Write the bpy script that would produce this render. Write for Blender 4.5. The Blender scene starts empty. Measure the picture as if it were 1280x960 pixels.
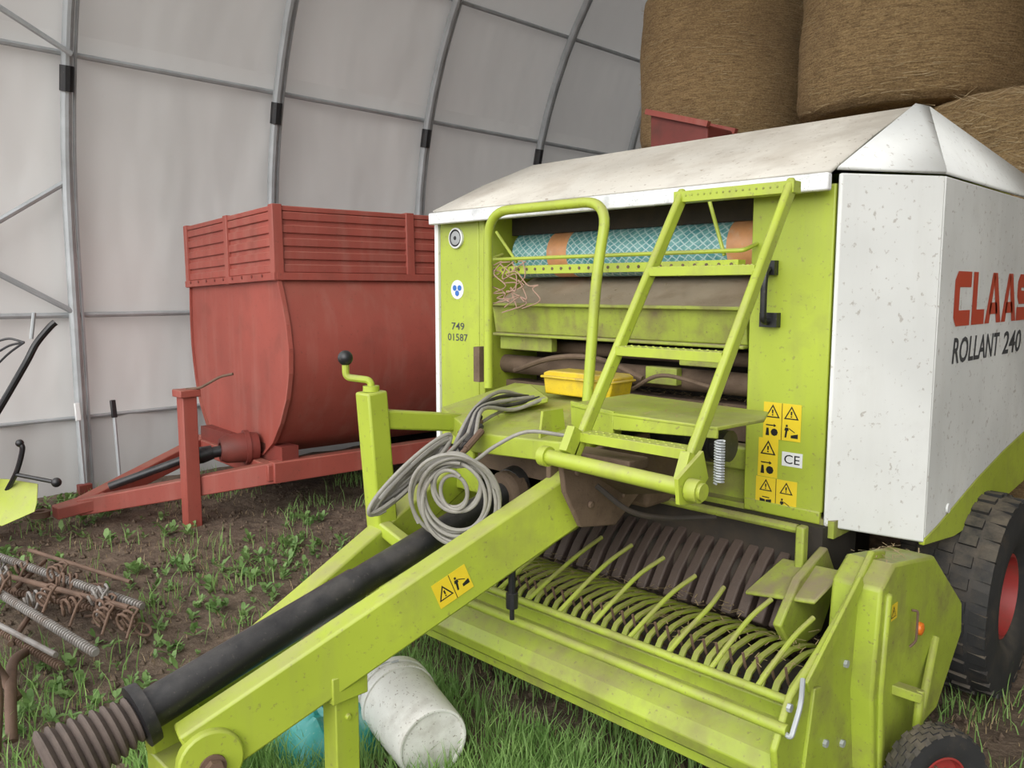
import bpy, math, random
from mathutils import Vector, Matrix, noise
R=random.Random(7)
V=Vector
scene=bpy.context.scene
COL=scene.collection
try:
    scene.view_settings.view_transform='Standard'
except Exception: pass

# ---------------------------------------------------------------- materials
def newmat(name):
    m=bpy.data.materials.new(name); m.use_nodes=True
    nt=m.node_tree; nt.nodes.clear()
    out=nt.nodes.new('ShaderNodeOutputMaterial'); b=nt.nodes.new('ShaderNodeBsdfPrincipled')
    nt.links.new(b.outputs[0],out.inputs[0])
    return m,nt,b,out
def ramp(nt,src,lo,hi):
    r=nt.nodes.new('ShaderNodeMapRange'); r.inputs[1].default_value=lo; r.inputs[2].default_value=hi
    nt.links.new(src,r.inputs[0]); return r.outputs[0]
def mixc(nt,fac,a,b):
    n=nt.nodes.new('ShaderNodeMix'); n.data_type='RGBA'
    if isinstance(fac,(int,float)): n.inputs[0].default_value=fac
    else: nt.links.new(fac,n.inputs[0])
    for s,i in ((a,6),(b,7)):
        if isinstance(s,tuple): n.inputs[i].default_value=(s[0],s[1],s[2],1)
        else: nt.links.new(s,n.inputs[i])
    return n.outputs[2]
def math_(nt,op,a,b):
    n=nt.nodes.new('ShaderNodeMath'); n.operation=op
    for s,i in ((a,0),(b,1)):
        if isinstance(s,(int,float)): n.inputs[i].default_value=s
        else: nt.links.new(s,n.inputs[i])
    return n.outputs[0]
def noise_(nt,coord,scale,detail=5,rough=.55,mapping=None):
    if mapping:
        mp=nt.nodes.new('ShaderNodeMapping'); mp.inputs[3].default_value=mapping
        nt.links.new(coord,mp.inputs[0]); coord=mp.outputs[0]
    n=nt.nodes.new('ShaderNodeTexNoise'); n.inputs['Scale'].default_value=scale
    n.inputs['Detail'].default_value=detail; n.inputs['Roughness'].default_value=rough
    nt.links.new(coord,n.inputs['Vector']); return n.outputs[0]
def coords(nt):
    return nt.nodes.new('ShaderNodeTexCoord').outputs['Object']
def bump(nt,b,h,strength=.3,dist=.01):
    n=nt.nodes.new('ShaderNodeBump'); n.inputs['Strength'].default_value=strength; n.inputs['Distance'].default_value=dist
    nt.links.new(h,n.inputs['Height']); nt.links.new(n.outputs[0],b.inputs['Normal'])
def paint(name,col,rough=.45,dirt=(.16,.11,.07),amount=.3,scale=4,metal=0.0,dust=0.0,dustcol=(.36,.29,.2),specks=.25,bm=.08,streak=0.0,streakcol=None):
    m,nt,b,o=newmat(name); c=coords(nt)
    n1=noise_(nt,c,scale,6,.6); n2=noise_(nt,c,scale*14,3,.6); n3=noise_(nt,c,scale*.6,3,.5)
    shade=mixc(nt,ramp(nt,n3,.3,.7),tuple(x*.86 for x in col),tuple(min(1,x*1.1) for x in col))
    f=math_(nt,'MULTIPLY',ramp(nt,n1,.62-.3*amount,.78),min(1,amount*1.6))
    c1=mixc(nt,f,shade,dirt)
    f2=math_(nt,'MULTIPLY',ramp(nt,n2,.62,.7),specks)
    c2=mixc(nt,f2,c1,dirt)
    if streak>0:
        ns=noise_(nt,c,scale*2.5,5,.6,(1,1,.12))
        c2=mixc(nt,math_(nt,'MULTIPLY',ramp(nt,ns,.5,.72),streak),c2,streakcol or dirt)
    if dust>0:
        g=nt.nodes.new('ShaderNodeNewGeometry'); s=nt.nodes.new('ShaderNodeSeparateXYZ'); nt.links.new(g.outputs['Normal'],s.inputs[0])
        up=ramp(nt,s.outputs[2],.15,.9)
        nn=ramp(nt,noise_(nt,c,scale*1.7,6,.65),.3,.62)
        fd=math_(nt,'MULTIPLY',math_(nt,'MULTIPLY',up,nn),dust)
        c2=mixc(nt,fd,c2,dustcol)
    nt.links.new(c2,b.inputs['Base Color'])
    rr=math_(nt,'ADD',math_(nt,'MULTIPLY',n1,.25),rough-.1); nt.links.new(rr,b.inputs['Roughness'])
    b.inputs['Metallic'].default_value=metal
    if bm: bump(nt,b,n2,bm,.004)
    return m
def flat(name,col,rough=.6,metal=0):
    m,nt,b,o=newmat(name); c=coords(nt); n=noise_(nt,c,30,3)
    nt.links.new(mixc(nt,n,tuple(x*.88 for x in col),col),b.inputs['Base Color']); b.inputs['Roughness'].default_value=rough; b.inputs['Metallic'].default_value=metal
    return m
GREEN=(.39,.475,.045)
m_green=paint('lime_paint',GREEN,.42,amount=.28,scale=4,dust=.45,streak=.28,streakcol=(.25,.23,.09),specks=.45)
m_greenm=paint('lime_paint_dusty',(.38,.46,.045),.5,amount=.35,scale=5,dust=.55,dustcol=(.32,.30,.15),streak=.25,specks=.55)
m_greend=paint('lime_paint_dirty',(.33,.40,.05),.55,amount=.6,scale=6,dust=.95,dustcol=(.25,.2,.13),streak=.35,specks=.6,bm=.2)
m_greenp=paint('lime_paint_pickup',(.36,.445,.045),.48,amount=.45,scale=5,dust=.6,dustcol=(.28,.24,.13),streak=.3,streakcol=(.22,.18,.08),specks=.55)
m_white=paint('white_panel',(.72,.73,.70),.6,dirt=(.25,.2,.15),amount=.12,scale=3,specks=.5,streak=.15,streakcol=(.48,.46,.40))
m_roof=paint('roof_panel',(.60,.57,.50),.6,dirt=(.22,.17,.12),amount=.38,scale=3.2,dust=.5,dustcol=(.42,.37,.30),specks=.7)
m_chip=paint('chipped_white',(.76,.77,.76),.4,dirt=(.08,.09,.11),amount=.28,scale=14,specks=.8)
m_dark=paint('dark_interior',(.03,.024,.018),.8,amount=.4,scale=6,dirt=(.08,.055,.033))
m_brown=paint('soil_caked_steel',(.15,.10,.065),.8,dirt=(.05,.03,.02),amount=.5,scale=7,specks=.5,bm=.4)
m_bar=paint('rotor_steel',(.075,.052,.042),.6,dirt=(.03,.022,.018),amount=.4,scale=8,bm=.3,dust=.3,dustcol=(.16,.115,.085))
m_dusty=paint('dust_covered',(.34,.27,.19),.85,dirt=(.2,.14,.08),amount=.4,scale=6)
m_black=paint('black_plastic',(.012,.012,.014),.38,dirt=(.13,.11,.09),amount=.2,scale=6,specks=.3,dust=.35,dustcol=(.14,.13,.12))
m_rubber=paint('tyre_rubber',(.022,.022,.022),.75,dirt=(.1,.075,.05),amount=.35,scale=8,dust=.3)
m_boot=paint('dusty_rubber_boot',(.12,.09,.075),.8,dirt=(.04,.033,.03),amount=.45,scale=10)
m_red=paint('red_trailer_paint',(.33,.072,.052),.55,dirt=(.15,.05,.035),amount=.32,scale=3,dust=.35,dustcol=(.27,.19,.13),specks=.4,streak=.28,streakcol=(.40,.19,.15))
m_redd=paint('red_trailer_dark',(.20,.04,.03),.55,dirt=(.07,.035,.025),amount=.5,scale=4)
m_rim=paint('red_rim',(.33,.035,.03),.5,dirt=(.12,.06,.04),amount=.5,scale=8)
m_yel=flat('sticker_yellow',(.80,.60,.03),.4)
m_ybox=paint('yellow_plastic',(.66,.47,.015),.4,amount=.35,scale=9,dust=.5,specks=.5)
m_blk=flat('print_black',(.012,.012,.012),.5)
m_txt=flat('print_grey',(.06,.065,.07),.5)
m_redt=flat('print_red',(.55,.075,.035),.45)
m_wht=flat('sticker_white',(.75,.76,.75),.45)
m_grey=flat('reflector_grey',(.33,.34,.34),.3)
m_blue=flat('print_blue',(.03,.15,.5),.45)
m_steel=paint('galvanised_steel',(.42,.44,.45),.5,dirt=(.26,.26,.25),amount=.3,scale=8,metal=.3,specks=.2)
m_rust=paint('rusty_steel',(.15,.09,.06),.75,dirt=(.07,.045,.03),amount=.5,scale=10,bm=.3)
m_hose=paint('grey_hose',(.29,.275,.24),.5,dirt=(.13,.10,.08),amount=.35,scale=20)
def hay():
    m,nt,b,o=newmat('hay'); c=coords(nt)
    a=noise_(nt,c,12,8,.75,(1,1,9)); d=noise_(nt,c,70,4,.7,(1,1,2.2)); e=noise_(nt,c,2.2,3); h=noise_(nt,c,9,5,.7)
    c1=mixc(nt,ramp(nt,a,.34,.64),(.19,.115,.047),(.50,.335,.155))
    c2=mixc(nt,math_(nt,'MULTIPLY',ramp(nt,d,.54,.68),.65),c1,(.70,.51,.26))
    c3=mixc(nt,math_(nt,'MULTIPLY',ramp(nt,d,.46,.34),.6),c2,(.08,.048,.02))
    c4=mixc(nt,math_(nt,'MULTIPLY',ramp(nt,e,.45,.75),.4),c3,(.20,.125,.06))
    c5=mixc(nt,math_(nt,'MULTIPLY',ramp(nt,h,.56,.7),.3),c4,(.11,.068,.03))
    nt.links.new(c5,b.inputs['Base Color']); b.inputs['Roughness'].default_value=.95
    bump(nt,b,math_(nt,'ADD',a,math_(nt,'ADD',math_(nt,'MULTIPLY',d,.8),h)),.8,.03); return m
m_hay=hay()
def net():
    m,nt,b,o=newmat('net_wrap'); c=coords(nt)
    def wv(rot):
        mp=nt.nodes.new('ShaderNodeMapping'); mp.inputs[2].default_value=(0,rot,0); nt.links.new(c,mp.inputs[0])
        w=nt.nodes.new('ShaderNodeTexWave'); w.inputs['Scale'].default_value=13; w.inputs['Distortion'].default_value=2.6; w.inputs['Detail'].default_value=3; nt.links.new(mp.outputs[0],w.inputs[0]); return w.outputs[1]
    mx=math_(nt,'MAXIMUM',wv(.95),wv(-.95))
    c1=mixc(nt,ramp(nt,noise_(nt,c,22,5,.7),.35,.65),(.05,.24,.26),(.22,.46,.44))
    nt.links.new(mixc(nt,math_(nt,'MULTIPLY',ramp(nt,mx,.84,.97),.6),c1,(.68,.8,.78)),b.inputs['Base Color']); b.inputs['Roughness'].default_value=.35
    return m
m_net=net()
m_neto=paint('net_wrap_orange',(.68,.32,.14),.4,dirt=(.6,.5,.42),amount=.3,scale=25,specks=.5)
def fabric(name,col,trans=.35):
    m,nt,b,o=newmat(name); c=coords(nt)
    a=noise_(nt,c,.7,3,.5); d=noise_(nt,c,.9,3,.5,(1,1,.5))
    cc=mixc(nt,ramp(nt,a,.3,.7),tuple(x*.93 for x in col),col)
    cc=mixc(nt,math_(nt,'MULTIPLY',ramp(nt,noise_(nt,c,6,6,.75),.62,.8),.16),cc,tuple(x*.65 for x in col))
    nt.links.new(cc,b.inputs['Base Color']); b.inputs['Roughness'].default_value=.7
    bump(nt,b,d,.4,.3)
    t=nt.nodes.new('ShaderNodeBsdfTranslucent'); nt.links.new(cc,t.inputs[0])
    mx=nt.nodes.new('ShaderNodeMixShader'); mx.inputs[0].default_value=trans
    nt.links.new(b.outputs[0],mx.inputs[1]); nt.links.new(t.outputs[0],mx.inputs[2]); nt.links.new(mx.outputs[0],o.inputs[0])
    return m
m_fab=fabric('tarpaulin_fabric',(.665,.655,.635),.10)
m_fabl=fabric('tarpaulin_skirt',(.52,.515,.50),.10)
def soil():
    m,nt,b,o=newmat('soil'); c=coords(nt)
    a=noise_(nt,c,1.2,6,.6); d=noise_(nt,c,9,8,.7); e=noise_(nt,c,45,4,.7)
    c1=mixc(nt,ramp(nt,d,.35,.68),(.07,.045,.03),(.23,.165,.115))
    c2=mixc(nt,math_(nt,'MULTIPLY',ramp(nt,e,.55,.7),.5),c1,(.34,.27,.19))
    c3=mixc(nt,math_(nt,'MULTIPLY',ramp(nt,a,.54,.7),.2),c2,(.09,.11,.035))
    nt.links.new(c3,b.inputs['Base Color']); b.inputs['Roughness'].default_value=.95
    bump(nt,b,math_(nt,'ADD',d,math_(nt,'MULTIPLY',e,.4)),1,.04); return m
m_soil=soil()
def leafm(name,c0,c1,sc=6):
    m,nt,b,o=newmat(name); c=coords(nt)
    cc=mixc(nt,ramp(nt,noise_(nt,c,sc,4,.7),.3,.7),c0,c1); nt.links.new(cc,b.inputs['Base Color']); b.inputs['Roughness'].default_value=.6
    t=nt.nodes.new('ShaderNodeBsdfTranslucent'); nt.links.new(cc,t.inputs[0])
    mx=nt.nodes.new('ShaderNodeMixShader'); mx.inputs[0].default_value=.3
    nt.links.new(b.outputs[0],mx.inputs[1]); nt.links.new(t.outputs[0],mx.inputs[2]); nt.links.new(mx.outputs[0],o.inputs[0]); return m
m_grass=leafm('grass_blades',(.12,.26,.05),(.36,.54,.17),9)
m_weed=leafm('weed_leaves',(.10,.21,.05),(.29,.43,.15),5)
m_straw=leafm('dry_straw',(.34,.25,.12),(.56,.43,.25),8)
m_bag=paint('teal_bag',(.03,.30,.27),.35,dirt=(.6,.62,.58),amount=.3,scale=8,specks=.2)
m_bucket=paint('white_bucket',(.74,.73,.68),.45,dirt=(.2,.15,.1),amount=.36,scale=7,specks=.8)
m_refl=flat('orange_reflector',(.8,.2,.02),.3)
m_cord=flat('twine_cord',(.38,.24,.18),.9)

# ---------------------------------------------------------------- mesh builder
class MB:
    def __init__(s,T=None):
        s.v=[];s.f=[];s.m=[];s.T=T
    def add(s,vs,fs,mi=0):
        n=len(s.v)
        for q in vs:
            q=V(q)
            s.v.append(s.T@q if s.T is not None else q)
        for f in fs: s.f.append([i+n for i in f]); s.m.append(mi)
        return s
    def box(s,c,d,mi=0,rot=None):
        c=V(c);h=V(d)/2;vs=[]
        for z in(-1,1):
            for x,y in((-1,-1),(1,-1),(1,1),(-1,1)):
                q=V((x*h.x,y*h.y,z*h.z))
                if rot is not None:q=rot@q
                vs.append(c+q)
        return s.add(vs,[(3,2,1,0),(4,5,6,7),(0,1,5,4),(1,2,6,5),(2,3,7,6),(3,0,4,7)],mi)
    def b2(s,a,b,mi=0):
        a=V(a);b=V(b);return s.box((a+b)/2,[abs(x) for x in (b-a)],mi)
    def beam(s,p0,p1,w,h,mi=0,up=(0,0,1),w1=None,h1=None):
        p0=V(p0);p1=V(p1);d=(p1-p0).normalized();sd=d.cross(V(up)).normalized();u=sd.cross(d)
        w1=w1 or w;h1=h1 or h;vs=[]
        for p,ww,hh in((p0,w,h),(p1,w1,h1)):
            for a,b in((-1,-1),(1,-1),(1,1),(-1,1)): vs.append(p+sd*a*ww/2+u*b*hh/2)
        return s.add(vs,[(0,1,2,3),(7,6,5,4),(0,4,5,1),(1,5,6,2),(2,6,7,3),(3,7,4,0)],mi)
    def prism(s,pts,ext,mi=0):
        pts=[V(p) for p in pts];e=V(ext);n=len(pts)
        nrm=V((0,0,0))
        for i in range(n): nrm+=(pts[i]-pts[0]).cross(pts[(i+1)%n]-pts[0])
        if nrm.dot(e)>0: pts=pts[::-1]
        vs=pts+[p+e for p in pts]
        fs=[tuple(range(n)),tuple(range(2*n-1,n-1,-1))]+[(i,i+n,(i+1)%n+n,(i+1)%n) for i in range(n)]
        return s.add(vs,fs,mi)
    def tube(s,path,r,seg=12,mi=0,caps=True,closed=False):
        P=[V(p) for p in path];n=len(P)
        rs=r if isinstance(r,(list,tuple)) else [r]*n
        def tan(i):
            if closed:return (P[(i+1)%n]-P[i-1]).normalized()
            return (P[min(i+1,n-1)]-P[max(i-1,0)]).normalized()
        t=tan(0);u=t.orthogonal().normalized();vs=[]
        for i in range(n):
            t2=tan(i);q=t.rotation_difference(t2);u=(q@u).normalized();t=t2;w=t.cross(u)
            for k in range(seg):
                a=2*math.pi*k/seg;vs.append(P[i]+(u*math.cos(a)+w*math.sin(a))*rs[i])
        fs=[]
        for i in range(n if closed else n-1):
            j=(i+1)%n
            for k in range(seg):
                k2=(k+1)%seg;fs.append((i*seg+k,i*seg+k2,j*seg+k2,j*seg+k))
        if caps and not closed:
            fs.append(tuple(range(seg))[::-1]);fs.append(tuple((n-1)*seg+k for k in range(seg)))
        return s.add(vs,fs,mi)
    def lathe(s,prof,c,axis,seg=32,mi=0,caps=False):
        axis=V(axis).normalized();u=axis.orthogonal().normalized();w=axis.cross(u);c=V(c);vs=[]
        for x,r in prof:
            for k in range(seg):
                a=2*math.pi*k/seg;vs.append(c+axis*x+(u*math.cos(a)+w*math.sin(a))*r)
        fs=[]
        for i in range(len(prof)-1):
            for k in range(seg):
                k2=(k+1)%seg;fs.append((i*seg+k,i*seg+k2,(i+1)*seg+k2,(i+1)*seg+k))
        if caps:
            fs.append(tuple(range(seg))[::-1]);fs.append(tuple((len(prof)-1)*seg+k for k in range(seg)))
        return s.add(vs,fs,mi)
    def sphere(s,c,r,mi=0,seg=14):
        prof=[(-r*math.cos(math.pi*i/8),max(1e-4,r*math.sin(math.pi*i/8))) for i in range(9)]
        return s.lathe(prof,c,(0,0,1),seg,mi)
    def obj(s,name,mats,parent=None,bevel=0,angle=35,label=None,solid=0,subsurf=0):
        me=bpy.data.meshes.new(name)
        xs=[v.x for v in s.v];ys=[v.y for v in s.v];zs=[v.z for v in s.v]
        c=V(((min(xs)+max(xs))/2,(min(ys)+max(ys))/2,(min(zs)+max(zs))/2))
        me.from_pydata([v-c for v in s.v],[],s.f)
        if not isinstance(mats,(list,tuple)):mats=[mats]
        for m in mats:me.materials.append(m)
        me.polygons.foreach_set('material_index',s.m)
        me.polygons.foreach_set('use_smooth',[True]*len(s.f))
        me.update()
        try: me.set_sharp_from_angle(angle=math.radians(angle))
        except Exception: pass
        o=bpy.data.objects.new(name,me);o.location=c;COL.objects.link(o)
        if parent is not None: setpar(o,parent)
        if solid:
            md=o.modifiers.new('s','SOLIDIFY');md.thickness=solid;md.offset=0
        if bevel:
            md=o.modifiers.new('b','BEVEL');md.width=bevel;md.segments=2;md.limit_method='ANGLE';md.angle_limit=math.radians(40)
        if label:o['label']=label
        return o
WP={}
def wpos(o):
    return WP.get(o.name, V(o.location))
def setpar(o,p):
    WP[o.name]=V(o.location)
    o.parent=p
    o.matrix_parent_inverse=Matrix.Translation(-wpos(p))
def empty(name,loc,label=None,cat=None,parent=None):
    o=bpy.data.objects.new(name,None);o.empty_display_size=.1;o.location=loc;COL.objects.link(o)
    if parent is not None:setpar(o,parent)
    else: WP[o.name]=V(loc)
    if label:o['label']=label
    if cat:o['category']=cat
    return o
def top(o,label,cat,group=None,kind=None):
    o['label']=label;o['category']=cat
    if group:o['group']=group
    if kind:o['kind']=kind
    WP[o.name]=V(o.location)
    return o
def fillet(pts,r,n=6):
    P=[V(p) for p in pts];out=[P[0]]
    for i in range(1,len(P)-1):
        a=(P[i-1]-P[i]);b=(P[i+1]-P[i]);rr=min(r,a.length*.49,b.length*.49)
        p0=P[i]+a.normalized()*rr;p1=P[i]+b.normalized()*rr
        for k in range(n+1):
            t=k/n;out.append(p0*(1-t)**2+P[i]*2*t*(1-t)+p1*t*t)
    out.append(P[-1]);return out
def spline(pts,n=8):
    P=[V(p) for p in pts];P=[P[0]*2-P[1]]+P+[P[-1]*2-P[-2]];out=[]
    for i in range(1,len(P)-2):
        for k in range(n):
            t=k/n;a,b,c,d=P[i-1],P[i],P[i+1],P[i+2]
            out.append(.5*((2*b)+(c-a)*t+(2*a-5*b+4*c-d)*t*t+(3*b-3*c+d-a)*t**3))
    out.append(P[-2]);return out
def clone(o,delta,parent,name=None):
    c=o.copy();COL.objects.link(c);c.location=V(o.location)+V(delta)
    if parent is not None:
        WP[c.name]=WP[o.name]+V(delta);c.parent=parent;c.matrix_parent_inverse=o.matrix_parent_inverse.copy()
    return c
def text_into(mb,body,origin,xd,up,width,height,mi,bold=.0,shear=0,align=0):
    cu=bpy.data.curves.new('tx','FONT');cu.body=body;cu.size=1;cu.offset=bold;cu.shear=shear;cu.resolution_u=3
    o=bpy.data.objects.new('tx',cu);COL.objects.link(o)
    bpy.context.view_layer.update()
    me=bpy.data.meshes.new_from_object(o.evaluated_get(bpy.context.evaluated_depsgraph_get()))
    xs=[v.co.x for v in me.vertices];ys=[v.co.y for v in me.vertices]
    x0,x1,y0,y1=min(xs),max(xs),min(ys),max(ys);xd=V(xd);up=V(up);origin=V(origin)
    vs=[origin+xd*((v.co.x-x0)/(x1-x0)*width)+up*((v.co.y-y0)/(y1-y0)*height) for v in me.vertices]
    mb.add(vs,[tuple(p.vertices) for p in me.polygons],mi)
    bpy.data.objects.remove(o);bpy.data.curves.remove(cu);bpy.data.meshes.remove(me)
def block_letter(ch,org,xd,up,w,h,t):
    """square heavy capital made of convex flat pieces"""
    org=V(org);xd=V(xd);up=V(up);mb=MB();k=t*.55
    def P(pts):mb.add([org+xd*x+up*y for x,y in pts],[tuple(range(len(pts)))])
    if ch=='C':
        P([(0,k),(t,t),(t,h-t),(0,h-k)]);P([(0,h-k),(t,h-t),(w,h-t),(w,h),(k,h)]);P([(0,k),(k,0),(w,0),(w,t),(t,t)])
    elif ch=='L':
        P([(0,0),(t,0),(t,h),(0,h)]);P([(t,0),(w,0),(w,t),(t,t)])
    elif ch=='A':
        a=w*.5-t*.55;b=w*.5+t*.55
        P([(0,0),(t*1.05,0),(a+t*.62,h-t*.3),(a+t*.3,h),(a,h)]);P([(w,0),(b,h),(a+t*.3,h),(a+t*.35,h-t*.55),(w-t*1.1,0)])
        P([(t*.9,h*.18),(w-t*.9,h*.18),(w-t*1.15,h*.18+t*.8),(t*1.15,h*.18+t*.8)])
    elif ch=='S':
        m0=h/2-t/2;m1=h/2+t/2
        P([(k,h),(0,h-k),(0,m1),(t,m1),(t,h-t),(w,h-t),(w,h)][:0] or [(k,h),(0,h-k),(t,h-t),(w,h-t),(w,h)])
        P([(0,h-k),(0,m0+k),(t,m1),(t,h-t)]);P([(0,m0+k),(k,m0),(w-t,m0),(w-k,m1),(t,m1)])
        P([(w-t,m0),(w-t,t),(w,k),(w,m1-k),(w-k,m1)]);P([(0,0),(w-k,0),(w,k),(w-t,t),(0,t)])
    return mb
def sticker(name,org,xd,up,w,h,parent,cols=2,rows=2,mats=None):
    org=V(org);xd=V(xd);up=V(up);nr=xd.cross(up);mb=MB()
    def P(x,y,d):return org+xd*x+up*y+nr*d
    def poly(pts,d,mi): mb.add([P(x,y,d) for x,y in pts],[tuple(range(len(pts)))],mi)
    mb.prism([P(0,0,0),P(w,0,0),P(w,h,0),P(0,h,0)],nr*.0012,0)
    cw=w/cols;ch=h/rows
    for i in range(cols):
        for j in range(rows):
            cx=(i+.5)*cw;cy=(j+.5)*ch;s=min(cw,ch)*.42
            if (j==rows-1 and rows>1) or (rows==1 and i==0):
                poly([(cx-s,cy-s*.8),(cx+s,cy-s*.8),(cx,cy+s*.95)],.0016,1)
                poly([(cx-s*.72,cy-s*.64),(cx+s*.72,cy-s*.64),(cx,cy+s*.62)],.0020,0)
                poly([(cx-s*.09,cy-s*.25),(cx+s*.09,cy-s*.25),(cx+s*.12,cy+s*.25),(cx-s*.12,cy+s*.25)],.0024,1)
                poly([(cx-s*.1,cy-s*.52),(cx+s*.1,cy-s*.52),(cx+s*.1,cy-s*.35),(cx-s*.1,cy-s*.35)],.0024,1)
            else:
                q=R.randint(0,2)
                def sp(pts):poly([(cx+s*x,cy+s*y) for x,y in pts],.0016,1)
                if q==0:   # person and machine
                    sp([(-.85,-.8),(-.6,-.8),(-.45,.1),(-.75,.1)]);sp([(-.9,.1),(-.3,.1),(-.35,.5),(-.8,.5)]);sp([(-.72,.58),(-.45,.58),(-.45,.88),(-.72,.88)])
                    sp([(.0,-.8),(.95,-.8),(.95,-.2),(.0,-.45)]);sp([(-.3,.35),(.5,-.1),(.55,.0),(-.28,.48)])
                elif q==1: # wheel and arrow
                    ring=[(math.cos(a*.785)*.5+.3,math.sin(a*.785)*.5-.3) for a in range(8)];sp(ring)
                    sp([(-.9,.5),(.2,.5),(.2,.65),(-.9,.65)]);sp([(.2,.35),(.55,.57),(.2,.8)]);sp([(-.9,-.8),(-.4,-.8),(-.5,.2),(-.8,.2)])
                else:      # book and hand
                    sp([(-.9,-.6),(-.05,-.75),(-.05,.3),(-.9,.45)]);sp([(.05,-.75),(.9,-.6),(.9,.45),(.05,.3)]);sp([(-.5,.6),(.6,.55),(.6,.7),(-.5,.75)])
        if i>0: poly([(i*cw-.0012,0),(i*cw+.0012,0),(i*cw+.0012,h),(i*cw-.0012,h)],.0018,1)
    return mb.obj(name,mats or [m_yel,m_blk],parent)
def mir(x):return -4.33-x
def dip(x,y):
    d=((x+.95)/.35)**2+((y-3.62)/.5)**2
    return -.04*math.exp(-d)
def gz(x,y):return noise.noise(V((x*1.6,y*1.6,0)))*.022+noise.noise(V((x*6,y*6,3)))*.014-.02+dip(x,y)

# ================================================================= SETTING
mb=MB();N=150
xs=[-9+ i*(14/N) for i in range(N+1)];ys=[-4+ i*(19/N) for i in range(N+1)]
vs=[];fs=[]
for j,y in enumerate(ys):
    for i,x in enumerate(xs):
        vs.append((x,y,gz(x,y)))
for j in range(N):
    for i in range(N):
        a=j*(N+1)+i;fs.append((a,a+1,a+N+2,a+N+1))
mb.add(vs,fs)
g=mb.obj('floor',m_soil,angle=180);g['kind']='structure';g['label']='bare brown soil floor with clods';
mb=MB();mb.add([(-80,-80,-.2),(80,-80,-.2),(80,80,-.2),(-80,80,-.2)],[(0,1,2,3)])
g=mb.obj('floor_outside',m_soil);g['kind']='structure'
CX,CZ,RR=-2.2,2.0,4.87
Y0,Y1=.25,13.0
def skin(name,angs,mat,extra=None):
    mb=MB();NY=90
    prof=[]
    if extra:prof+=extra
    prof+=[(CX-RR*math.cos(a),CZ+RR*math.sin(a)) for a in angs]
    vs=[];fs=[]
    for j in range(NY+1):
        y=Y0+(Y1-Y0)*j/NY
        ph=(y-.38)/1.72
        for x,z in prof:
            k=.035*abs(math.sin(math.pi*ph))
            rad=V((x-CX,0,max(0,z-CZ))).normalized()
            vs.append((x+k*rad.x,y,z+k*rad.z))
    n=len(prof)
    for j in range(NY):
        for i in range(n-1):
            a=j*n+i;fs.append((a,a+1,a+n+1,a+n))
    mb.add(vs,fs);o=mb.obj(name,mat,angle=80);o['kind']='structure';return o
A=[math.radians(a) for a in range(0,19,3)]
skin('wall_left',A,m_fab,[(CX-RR,.56),(CX-RR,1.0),(CX-RR,1.5)])
skin('ceiling',[math.radians(a) for a in range(18,163,4)],m_fab)
skin('wall_right',[math.radians(a) for a in range(162,181,3)],m_fab)
mb=MB();mb.b2((CX+RR-.02,Y0,-.05),(CX+RR+.02,Y1,2.02));o=mb.obj('wall_right_lower',m_fab);o['kind']='structure'
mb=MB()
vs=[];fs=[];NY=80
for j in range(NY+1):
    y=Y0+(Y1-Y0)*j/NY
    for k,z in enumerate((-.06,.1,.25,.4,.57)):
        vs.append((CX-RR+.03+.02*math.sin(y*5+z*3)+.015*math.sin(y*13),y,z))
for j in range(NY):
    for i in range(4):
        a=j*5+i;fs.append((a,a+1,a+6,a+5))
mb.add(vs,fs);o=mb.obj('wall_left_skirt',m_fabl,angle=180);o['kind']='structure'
mb=MB();pts=[(CX-RR,Y1,-.1)]+[(CX-RR*math.cos(math.radians(a)),Y1,CZ+RR*math.sin(math.radians(a))) for a in range(0,181,6)]+[(CX+RR,Y1,-.1)]
mb.prism(pts,(0,.05,0));o=mb.obj('wall_back',m_fab);o['kind']='structure'
tn=[0]
def trim(mb,mat=m_steel):
    tn[0]+=1;o=mb.obj('trim_%d'%tn[0],mat,bevel=0);o['kind']='structure';return o
RI=RR-.10
for k in range(7):
    y=.38+1.72*k
    path=[(CX-RI,y,-.06),(CX-RI,y,1.0)]+[(CX-RI*math.cos(math.radians(a)),y,CZ+RI*math.sin(math.radians(a))) for a in range(0,181,4)]+[(CX+RI,y,-.06)]
    mb=MB();P=[V(p) for p in path]
    mb.tube(path,.040,10)
    mb.tube([p+V((0,.058,0)) for p in P],.014,6)
    a=math.radians(14.2);c=V((CX-RI*math.cos(a),y,CZ+RI*math.sin(a)))
    trim(mb)
    mb=MB();mb.tube([c+V((-.01,0,-.09)),c+V((.03,0,.09))],.050,10);trim(mb,m_black)
for (ang,z0) in ((None,1.4),(None,.58),(16.3,None),(30.5,None),(48,None),(66,None),(90,None)):
    if ang is None:x,z=CX-RR+.05,z0
    else:
        a=math.radians(ang);x,z=CX-(RR-.04)*math.cos(a),CZ+(RR-.04)*math.sin(a)
    mb=MB();r=.022 if z0!=.58 else .016
    mb.tube([(x,Y0,z),(x,Y1,z)],r,8);trim(mb)
mb=MB();mb.tube([(-6.96,.40,1.26),(-6.96,2.1,2.43)],.022,8);trim(mb)
mb=MB();mb.tube([(-6.96,.40,2.42),(-6.96,2.1,1.42)],.022,8);trim(mb)
mb=MB();mb.tube([(-6.5,.40,4.1),(-6.68,2.1,3.32)],.022,8);trim(mb)

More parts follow.
